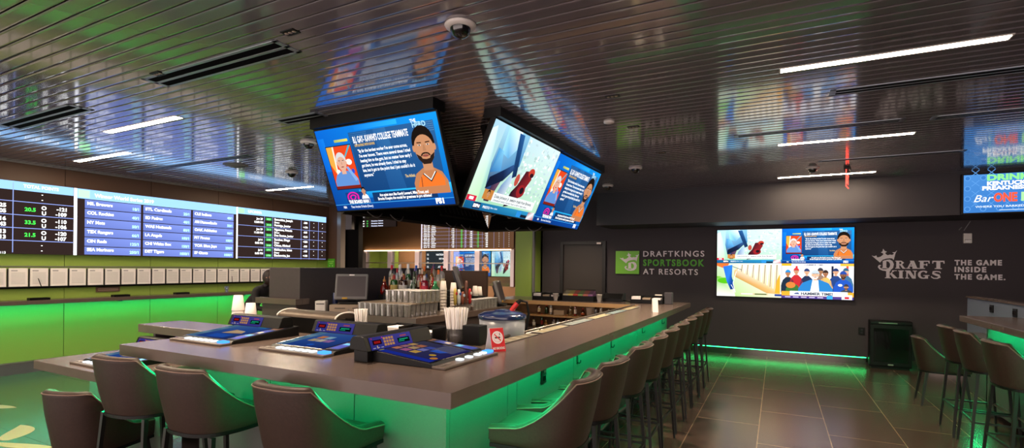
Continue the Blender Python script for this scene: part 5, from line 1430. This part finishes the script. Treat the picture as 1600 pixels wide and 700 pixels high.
t = thing('receipt_printer', 'small white receipt printer beside the grey register', 'printer', (-4.78, 4.33, IZ), D(35))
b = MB(); b.box(-.06, -.07, 0, .06, .07, .13, 'white', .01); b.build('body', t)
b = MB(); b.box(-.045, -.072, .09, .045, -.069, .10, 'black'); b.build('paper_slot', t)
b = MB(); b.cyl((0, 0, 0), (0, 0, .22), .03, .03, 16, 'navy'); o = b.build('blue_bottle'); o.location = (-4.72, 4.48, IZ); o.name = 'flask'; tag(o, 'dark blue flask left of the grey register', 'flask')
t = thing('card_reader', 'black card reader arm right of the grey register', 'card reader', (-4.32, 4.92, IZ), D(35))
b = MB(); b.box(-.03, -.03, 0, .03, .03, .22, 'black', .006); b.build('stand', t)
b = MB(); b.box(-.08, -.05, .22, .08, .05, .25, 'black', .006, Matrix.Rotation(D(15), 4, 'Y')); b.build('head', t)

# glasses
gl = MB()
gl.lathe([(0, 0), (.027, 0), (.030, .004), (.037, .132), (.0385, .135), (.036, .135), (.0275, .012), (0, .010)], (0, 0, 0), 11, 'glass', False)
gl.tube([(.0375 * math.cos(2 * PI * k / 14), .0375 * math.sin(2 * PI * k / 14), .134) for k in range(14)], .0018, 4, 'straw', True)  # white ring drawn as the glint along the glass rim
proto = None
def glass_at(x, y, z, label, group):
    global proto
    if proto is None: proto = gl.build('pint_glass'); o = proto
    else: o = proto.copy(); COL.objects.link(o)
    o.location = (x, y, z)
    tag(o, label, 'glass', group)
for i in range(9):
    for j in range(7):
        glass_at(-4.17 + i * .082, 4.345 + j * .082, IZ, 'clear pint glass of the lower layer at the island front corner', 'lower layer of glasses at the island corner')
b = MB(); b.box(-4.20, 4.36, IZ + .136, -3.46, 4.88, IZ + .142, 'beige'); tag(b.build('glass_mat'), 'thin tan board between the two layers of glasses', 'board')
for i in range(6):
    for j in range(5): glass_at(-3.90 + i * .084, 4.49 + j * .086, IZ + .142, 'clear pint glass of the upper layer at the island front corner', 'upper layer of glasses at the island corner')
for i in range(2):
    for j in range(8): glass_at(-3.49 + i * .082, 5.50 + j * .081, IZ, 'clear pint glass in the rows along the right side of the island', 'glasses along the island side')

# bottles
def bottle_mat(c, tr=True):
    k = 'bt' + c
    if k not in M:
        cc_ = S(c)
        M[k] = thin_glass('bottle_' + c.strip('#'), tuple(x ** 0.6 for x in cc_), 0.12, 0.06)
        nt = M[k].node_tree
        df = nt.nodes.new('ShaderNodeBsdfDiffuse'); df.inputs[0].default_value = (*cc_, 1)
        m2 = nt.nodes.new('ShaderNodeMixShader'); m2.inputs[0].default_value = 0.30
        src = [l for l in nt.links if l.to_node.type == 'OUTPUT_MATERIAL'][0].from_socket
        nt.links.new(src, m2.inputs[1]); nt.links.new(df.outputs[0], m2.inputs[2]); nt.links.new(m2.outputs[0], nt.nodes['Material Output'].inputs[0])
    return k
def plain(c):
    k = 'pl' + c
    if k not in M: M[k] = mat('paint_' + c.strip('#'), c, 0.5)
    return k
PROF = {
    'tall': [(0, 0), (.036, 0), (.038, .006), (.038, .185), (.030, .215), (.014, .235), (.0135, .285)],
    'square': [(0, 0), (.040, 0), (.042, .006), (.042, .15), (.036, .17), (.015, .18), (.014, .22)],
    'wine': [(0, 0), (.038, 0), (.044, .01), (.042, .07), (.03, .14), (.015, .19), (.0135, .27)],
    'slim': [(0, 0), (.030, 0), (.031, .006), (.031, .20), (.024, .23), (.012, .25), (.0115, .30)],
    'short': [(0, 0), (.040, 0), (.045, .03), (.043, .09), (.02, .13), (.016, .16)],
}
def bottle(x, y, z, kind, col, cap, lab, label, group, s=1.0, pour=False):
    t = thing('bottle', label, 'bottle', (x, y, z), random.uniform(0, 6), group)
    pf = [(r * s, h * s) for r, h in PROF[kind]]
    b = MB(); b.lathe(pf, (0, 0, 0), 14, bottle_mat(col)); b.build('body', t)
    r, h = pf[-1]
    b = MB()
    if pour: b.lathe([(r * 1.1, h - .01), (r * 1.15, h + .012), (r * .5, h + .02), (.004, h + .06), (0, h + .06)], (0, 0, 0), 10, plain(cap))
    else: b.lathe([(r * 1.05, h - .05 * s), (r * 1.12, h - .045 * s), (r * 1.12, h + .012), (0, h + .014)], (0, 0, 0), 12, plain(cap))
    b.build('cap', t)
    if lab:
        r1, z0, z1 = pf[2][0], pf[3][1] * .25, pf[3][1] * .78
        r2 = r1 + (pf[3][0] - r1)
        b = MB(); b.lathe([(r1 * 1.015, z0), (r2 * 1.015 if kind != 'wine' else r1 * 1.015, z1)], (0, 0, 0), 14, plain(lab)); b.build('label', t)
    return t
back = [('tall', '#e6ecf4', '#c01830', '#e8c8b8', 'clear', 'red'), ('tall', '#e4e4ee', '#dfe0ea', '#b8324a', 'clear', 'white'), ('slim', '#eceff2', '#e4dcd8', '#e6dcc8', 'clear', 'cream'), ('slim', '#f0f0f0', '#e2d4d8', '#d8c0a0', 'pale', 'pink'), ('slim', '#eef0f4', '#f0eef0', '#e8e8ee', 'clear', 'white'),
        ('tall', '#dfe8f4', '#2458b8', '#e0d8c0', 'clear', 'blue'), ('square', '#d8b888', '#3a3848', '#d8d0c0', 'amber', 'black'), ('tall', '#2f9a3a', '#e0702a', '#2a8a34', 'green', 'orange'), ('square', '#e6d8b0', '#8a6a40', '#e8e0d0', 'straw', 'brown'), ('tall', '#e8e0d0', '#a02838', '#c83848', 'clear', 'dark red'),
        ('slim', '#d8ccc0', '#4a3a6a', '#e0d8d0', 'pale', 'purple'), ('tall', '#eceaf0', '#c8282c', '#e4d4b8', 'clear', 'bright red')]
X0, X1 = -4.78, -3.99
for i, (kd, c, cp, lb, cn, pn) in enumerate(back):
    bottle(X0 + (X1 - X0) * i / 11 + random.uniform(-.006, .006), 5.645 if i % 2 else 5.57, IZ + .23, kd, c, cp, lb, '%s bottle with %s cap, %s from left in the island tall back row' % (cn, pn, ORD[i]), 'tall back row of bottles', random.uniform(1.06, 1.14))
mid = [('tall', '#c8b8a0', '#282028', '#d8c8b0', 'tan', 'black'), ('slim', '#d0d4dc', '#b02030', '#e0d0c8', 'clear', 'red'), ('square', '#8a4a20', '#c8a860', '#e0d8c8', 'brown', 'gold'), ('tall', '#3a8a4a', '#d8d4c8', '#e8e0c0', 'green', 'white'), ('slim', '#e0d8d0', '#6a4a90', '#c8b8d8', 'pale', 'violet'), ('tall', '#b8303a', '#c8c0b8', '#e8d8c8', 'red', 'silver'), ('square', '#d8d8d8', '#3858a8', '#c0cce0', 'clear', 'blue'), ('slim', '#c88a3a', '#802020', '#e8d8b0', 'amber', 'maroon'), ('tall', '#e4e0dc', '#e07030', '#e0c8a8', 'clear', 'orange')]
for i, (kd, c, cp, lb, cn, pn) in enumerate(mid):
    bottle(-4.68 + i * .096, 5.46 - (i % 2) * .015, IZ + .23, kd, c, cp, lb, '%s bottle with %s cap, %s from left in the island middle row' % (cn, pn, ORD[i]), 'middle row of bottles', .92)
front = [('short', '#c01c14', '#b87840', None, 'red'), ('short', '#d8641c', '#d88850', None, 'orange'), ('square', '#2f8a2f', '#a02020', '#c8b068', 'green'), ('square', '#6a3418', '#c8b8b8', '#d8d0cc', 'brown'), ('square', '#5a2a14', '#8a3a20', '#cfcac8', 'dark brown'), ('short', '#cfd4d8', '#d8d8d8', '#3a4a50', 'clear'), ('wine', '#1c5c1c', '#2a3a2a', None, 'dark green'),
         ('slim', '#d87a3a', '#d8b8a8', '#d85a28', 'orange-brown'), ('square', '#c02848', '#d8d0d8', '#c82a48', 'crimson'), ('short', '#b01814', '#c82a20', '#a02018', 'deep red'), ('short', '#58b878', '#58c890', None, 'pale green')]
for i, (kd, c, cp, lb, cn) in enumerate(front):
    bottle(-4.66 + i * .083, 5.28 + (i % 2) * .06, IZ + .17, kd, c, cp, lb, '%s bottle in the island short front row, %s from the left' % (cn, ORD[i]), 'short front row of bottles', 1.12, i in (0, 1, 3, 9))

cup_stack(-3.60, 5.13, IZ, .37, .04, 'left tower of white foam cups behind the beer taps', 8)
cup_stack(-3.50, 5.20, IZ, .35, .04, 'right tower of white foam cups behind the beer taps', 8)
b = MB(); b.box(-.10, -.09, 0, .10, .09, .155, 'black', .006); o = b.build('card_box'); o.location = (-3.66, 5.98, IZ); tag(o, 'black box under white cups at the far end of the island', 'box')
cup_stack(-3.64, 5.93, IZ + .155, .13, .038, 'left white cups on the black box at the island far end', 2); cup_stack(-3.63, 6.03, IZ + .155, .12, .038, 'right white cups on the black box at the island far end', 2)

# beer taps
t = thing('beer_tower', 'steel beer tower with five tap handles at the island edge', 'beer tap', (-3.42, 5.28, IZ))
b = MB(); b.box(-.05, -.20, .0, .03, .22, .05, 'brushed', .01); b.cyl((-.01, -.17, .05), (-.01, .19, .05), .03, .03, 14, 'brushed'); b.build('tower', t)
hs = [('#b8a048', '#b02028', .20), ('#c9cfd6', '#2a50a0', .19), ('#8a4a34', '#b8c8d8', .16), ('#6a4034', '#3a2420', .29), ('#c42a2c', '#e8d8d0', .19)]
for k, (c1, c2, h) in enumerate(hs):
    yy = -.16 + k * .082
    b = MB()
    b.cyl((.0, yy, .05), (.0, yy, .09), .008, .008, 8, 'brushed')
    b.lathe([(0, .085), (.010, .085), (.018, .11), (.022, .085 + h * .55), (.019, .085 + h * .85), (.012, .085 + h), (0, .085 + h)], (0, yy, 0), 12, plain(c1))
    b.cyl((.016, yy, .085 + h * .70), (.026, yy, .085 + h * .70), .018, .018, 14, plain(c2))
    b.cyl((.0, yy, .06), (.055, yy, .045), .007, .007, 8, 'brushed'); b.cyl((.05, yy, .05), (.055, yy, .0), .007, .006, 8, 'brushed')
    b.build('tap_handle', t)

# ================================================================== BACK LEG OF THE BAR
t = thing('back_counter', 'back bar counter with open bottle shelves below', 'counter', (-2.6, 7.1, 0))
b = MB(); b.box(-1.3, -.36, ZT - .055, .99, .50, ZT - .001, 'top'); b.build('counter_top', t, .003)
b = MB(); b.box(-1.3, -.375, ZT - .055, .99, -.36, ZT - .001, 'wood'); b.build('front_edge', t)
b = MB(); b.box(-1.3, .22, 0, .99, .25, ZT - .055, 'brown_lit'); b.box(-1.3, -.30, 0, -1.27, .22, ZT - .055, 'cab'); b.build('back_panel', t)
for z in (.84, .66, .42):
    b = MB(); b.box(-1.27, -.25 + (.1 if z > .8 else 0), z - .02, .75, .22, z, 'wood' if z > .8 else 'cab'); b.build('shelf', t)
b = MB(); b.box(-1.27, -.28, .0, .75, -.22, .3, 'black'); b.build('toe_panel', t)
strip('light_strip', 'added unseen warm light strip above the bottle shelves under the back counter', (-3.8, 6.90, 1.005), (-1.85, 6.92, 1.012), 'warm_led')  # strip added out of sight to brighten the shelf bottles
kinds = ['tall', 'square', 'slim', 'short', 'wine']
cl = [('#8a3a1a', 'brown'), ('#c8b080', 'straw'), ('#e8e8e8', 'clear'), ('#2a6a2a', 'green'), ('#b02018', 'red'), ('#d89a3a', 'amber'), ('#d8d8e0', 'pale')]
for i in range(15):
    x = -3.24 + i * .098
    if i in (3, 4, 8): continue
    c, cn = cl[(i * 3) % 7]
    bottle(x, 7.16 + (i % 2) * .06, .84, kinds[i % 4], c, ['#1a1414', '#c02020', '#d8d0c0'][i % 3], ['#d8c8a0', None, '#e0d8d0', '#c85a2a'][i % 4], '%s bottle on the upper shelf below the back counter, %s place from left' % (cn, ORD[i]), 'bottles on the upper back shelf', .62)
for i in range(16):
    x = -3.24 + i * .097
    c, cn = cl[(i * 2 + 1) % 7]
    bottle(x, 6.98 + (i % 2) * .07, .66, kinds[(i + 1) % 4], c, ['#1a1414', '#b8342a', '#caa860', '#d8d8d8'][i % 4], ['#e0d8c8', '#b83028', None][i % 3], '%s bottle on the lower shelf below the back counter, %s place from left' % (cn, ORD[i]), 'bottles on the lower back shelf', .60)
b = MB(); b.box(-.085, -.06, 0, .085, .06, .075, 'beige', .006); o = b.build('cardboard_box'); o.location = (-2.897, 7.17, .84); tag(o, 'tan box among the bottles on the upper back shelf', 'box')
b = MB(); b.lathe([(0, 0), (.05, 0), (.062, .13), (.065, .13), (.058, .13), (.047, .006), (0, .006)], (0, 0, 0), 22, 'white'); o = b.build('bucket'); o.location = (-2.42, 7.16, .84); tag(o, 'white bucket among the bottles on the upper back shelf', 'bucket')

caddy(-3.04, 7.02, ZT - .001, 0, 'black caddy on the back counter below the lime column', 1.1)
b = MB(); b.lathe([(0, 0), (.035, 0), (.046, .10), (.0, .10)], (0, 0, 0), 14, 'foam'); o = b.build('paper_cup'); o.location = (-3.14, 7.24, ZT); tag(o, 'white cup of straws behind the left black caddy on the back counter', 'cup')
t = thing('condiment_tray', 'black condiment tray with a sloped colourful lid on the back counter', 'tray', (-2.55, 7.06, ZT))
b = MB(); b.box(-.24, -.09, 0, .24, .1, .075, 'black', .004); b.build('tray', t)
pr = [(-.09, .075), (-.09, .10), (.05, .165), (.10, .15), (.10, .075)]
b = MB(); b.add([(-.23, p[0], p[1]) for p in pr] + [(.23, p[0], p[1]) for p in pr], [[0, 1, 2, 3, 4], [9, 8, 7, 6, 5]] + [[i, (i + 1) % 5, 5 + (i + 1) % 5, 5 + i] for i in range(5)], 'acrylic'); b.build('lid', t)
cc = ['#c8b898', '#d8c060', '#c83a2a', '#7a9a4a', '#c86a5a', '#8a5a8a']
for k in range(6):
    b = MB(); b.add([(-.225 + k * .076, -.08, .076), (-.155 + k * .076, -.08, .076), (-.155 + k * .076, .085, .076), (-.225 + k * .076, .085, .076), (-.225 + k * .076, -.08, .092), (-.155 + k * .076, -.08, .092), (-.155 + k * .076, .045, .152), (-.225 + k * .076, .045, .152)], [[3, 2, 1, 0], [4, 5, 6, 7], [0, 1, 5, 4], [1, 2, 6, 5], [2, 3, 7, 6], [3, 0, 4, 7]], plain(cc[k])); b.build('condiment', t)['kind'] = 'stuff'
def cup(x, y, z, label):
    b = MB(); b.lathe([(0, 0), (.026, 0), (.022, .02), (.028, .025), (.042, .105), (.044, .105), (.04, .1), (0, .03)], (0, 0, 0), 16, 'foam'); o = b.build('paper_cup'); o.location = (x, y, z); tag(o, label, 'cup')
cup(-2.23, 6.98, ZT, 'white cup right of the condiment tray'); cup(-2.86, 6.90, ZT, 'white cup left of the condiment tray')
t = thing('receipt_printer', 'black printer with a sloped front on the back counter', 'printer', (-2.08, 7.2, ZT))
pr = [(-.10, 0), (-.10, .05), (.0, .115), (.12, .115), (.12, 0)]
b = MB(); b.add([(-.14, p[0], p[1]) for p in pr] + [(.14, p[0], p[1]) for p in pr], [[0, 1, 2, 3, 4], [9, 8, 7, 6, 5]] + [[i, (i + 1) % 5, 5 + (i + 1) % 5, 5 + i] for i in range(5)], 'black'); b.build('body', t, .004)
b = MB(); b.box(-.08, .02, .115, .08, .03, .117, 'darkgrey'); b.build('paper_slot', t)
b = MB(); b.tube([(.14, .0, .02), (.22, -.02, .01), (.3, -.05, .006)], .008, 6, 'black'); b.build('cable', t)
caddy(-1.58, 7.10, ZT, D(0), 'black caddy with white napkins at the far corner of the bar', 1.1)
b = MB(); b.lathe([(0, 0), (.035, 0), (.05, .12), (.0, .12)], (0, 0, 0), 14, 'foam'); o = b.build('paper_cup'); o.location = (-1.46, 7.24, ZT); tag(o, 'white cup behind the far corner caddy', 'cup')
b = MB(); b.box(-.05, -.05, 0, .05, .05, .16, 'darkgrey', .006); o = b.build('card_box'); o.location = (-1.30, 7.12, ZT); tag(o, 'dark grey holder at the far corner of the bar', 'box')

# ================================================================== PERSON LEANING BEHIND THE PARTITION
def skin_obj(name, joints, edges, mt, parent=None, lvl=2):
    me = bpy.data.meshes.new(name)
    me.from_pydata([j[0] for j in joints], edges, [])
    me.materials.append(M[mt])
    o = bpy.data.objects.new(name, me); COL.objects.link(o)
    if parent is not None: o.parent = parent
    md = o.modifiers.new('skin', 'SKIN'); md.use_smooth_shade = True
    lay = me.skin_vertices[0] if me.skin_vertices else None
    if lay is None:
        bm = bmesh.new(); bm.from_mesh(me); bm.verts.layers.skin.verify(); bm.to_mesh(me); bm.free(); lay = me.skin_vertices[0]
    for i, j in enumerate(joints):
        lay.data[i].radius = (j[1], j[1] if len(j) < 3 else j[2]); lay.data[i].use_root = (i == 0)
    s = o.modifiers.new('subdivision', 'SUBSURF'); s.levels = lvl; s.render_levels = lvl
    return o
p = thing('person', 'person with dark hair and black clothes leaning behind the partition', 'person', (-6.80, 4.97, 0), D(-70))
p.scale = (.94, .94, .94)
# local frame: person faces +Y, x to the right-hand side
J = [((0, -.20, .86), .15, .11), ((0, -.12, 1.00), .13, .10), ((0, .0, 1.16), .15, .10), ((0, .08, 1.25), .11, .09), ((0, .13, 1.31), .052), ((0, .16, 1.37), .05),
     ((.10, -.20, .82), .09), ((.11, -.16, .47), .06), ((.11, -.22, .10), .042), ((.11, -.10, .04), .04), ((.11, .0, .03), .03),
     ((-.10, -.20, .82), .09), ((-.11, -.16, .47), .06), ((-.11, -.22, .10), .042), ((-.11, -.10, .04), .04), ((-.11, .0, .03), .03),
     ((.17, .06, 1.22), .058), ((.23, .14, .98), .045), ((.18, .36, .96), .034), ((.16, .45, .96), .026, .018),
     ((-.17, .06, 1.22), .058), ((-.23, .14, .98), .045), ((-.18, .36, .96), .034), ((-.16, .45, .96), .026, .018)]
E_ = [(0, 1), (1, 2), (2, 3), (3, 4), (4, 5), (0, 6), (6, 7), (7, 8), (8, 9), (9, 10), (0, 11), (11, 12), (12, 13), (13, 14), (14, 15), (3, 16), (16, 17), (17, 18), (18, 19), (3, 20), (20, 21), (21, 22), (22, 23)]
skin_obj('body', J, E_, 'cloth', p)
b = MB()
hc = Vector((0, .20, 1.445))
rows = []
for i in range(13):
    ph = -PI / 2 + PI * i / 12; r = []
    for k in range(20):
        a = 2 * PI * k / 20
        x, y, z = .074 * math.cos(ph) * math.cos(a), .092 * math.cos(ph) * math.sin(a), .115 * math.sin(ph)
        if z < 0: y += -.01 * z / .115; x *= 1 + .25 * z / .115 * .8
        if y > .07 and abs(x) < .02 and -.035 < z < .02: y += .018
        r.append(hc + Vector((x, y, z)))
    rows.append(r)
b.grid(rows, 'skin', True, True)
for s in (-1, 1): b.lathe([(0, -.012), (.012, -.008), (.016, 0), (.01, .01), (0, .012)], hc + Vector((s * .074, -.005, 0)), 10, 'skin')
for s in (-1, 1): b.lathe([(0, -.008), (.008, 0), (0, .008)], hc + Vector((s * .03, .082, .015)), 8, 'black')
b.box(hc.x - .022, hc.y + .078, hc.z - .055, hc.x + .022, hc.y + .09, hc.z - .048, plain('#8a4a40'), .002)
b.build('head', p)
b = MB(); rows = []
for i in range(11):
    ph = -PI / 2.6 + (PI / 2 + PI / 2.6) * i / 10; r = []
    for k in range(20):
        a = 2 * PI * k / 20
        q = Vector((.086 * math.cos(ph) * math.cos(a), .104 * math.cos(ph) * math.sin(a) - .014, .128 * math.sin(ph)))
        if q.y > .045 and q.z < .07: q.y = .03; q.x *= .96
        r.append(hc + q)
    rows.append(r)
b.grid(rows, 'hair', True, True); b.build('hair', p)
for s in (-1, 1):
    for f, (dx, ln) in enumerate(((-.024, .062), (-.008, .07), (.008, .066), (.022, .052))):
        x = s * .16 + dx
        skin_obj('finger', [((x, .45, .962), .009), ((x, .45 + ln * .6, .958), .0085), ((x, .45 + ln, .945), .007)], [(0, 1), (1, 2)], 'skin', p, 1)
    skin_obj('thumb', [((s * .13, .43, .96), .010), ((s * .115, .46, .957), .009), ((s * .11, .485, .95), .008)], [(0, 1), (1, 2)], 'skin', p, 1)
    skin_obj('palm', [((s * .168, .40, .962), .026, .014), ((s * .16, .455, .962), .03, .012)], [(0, 1)], 'skin', p, 1)
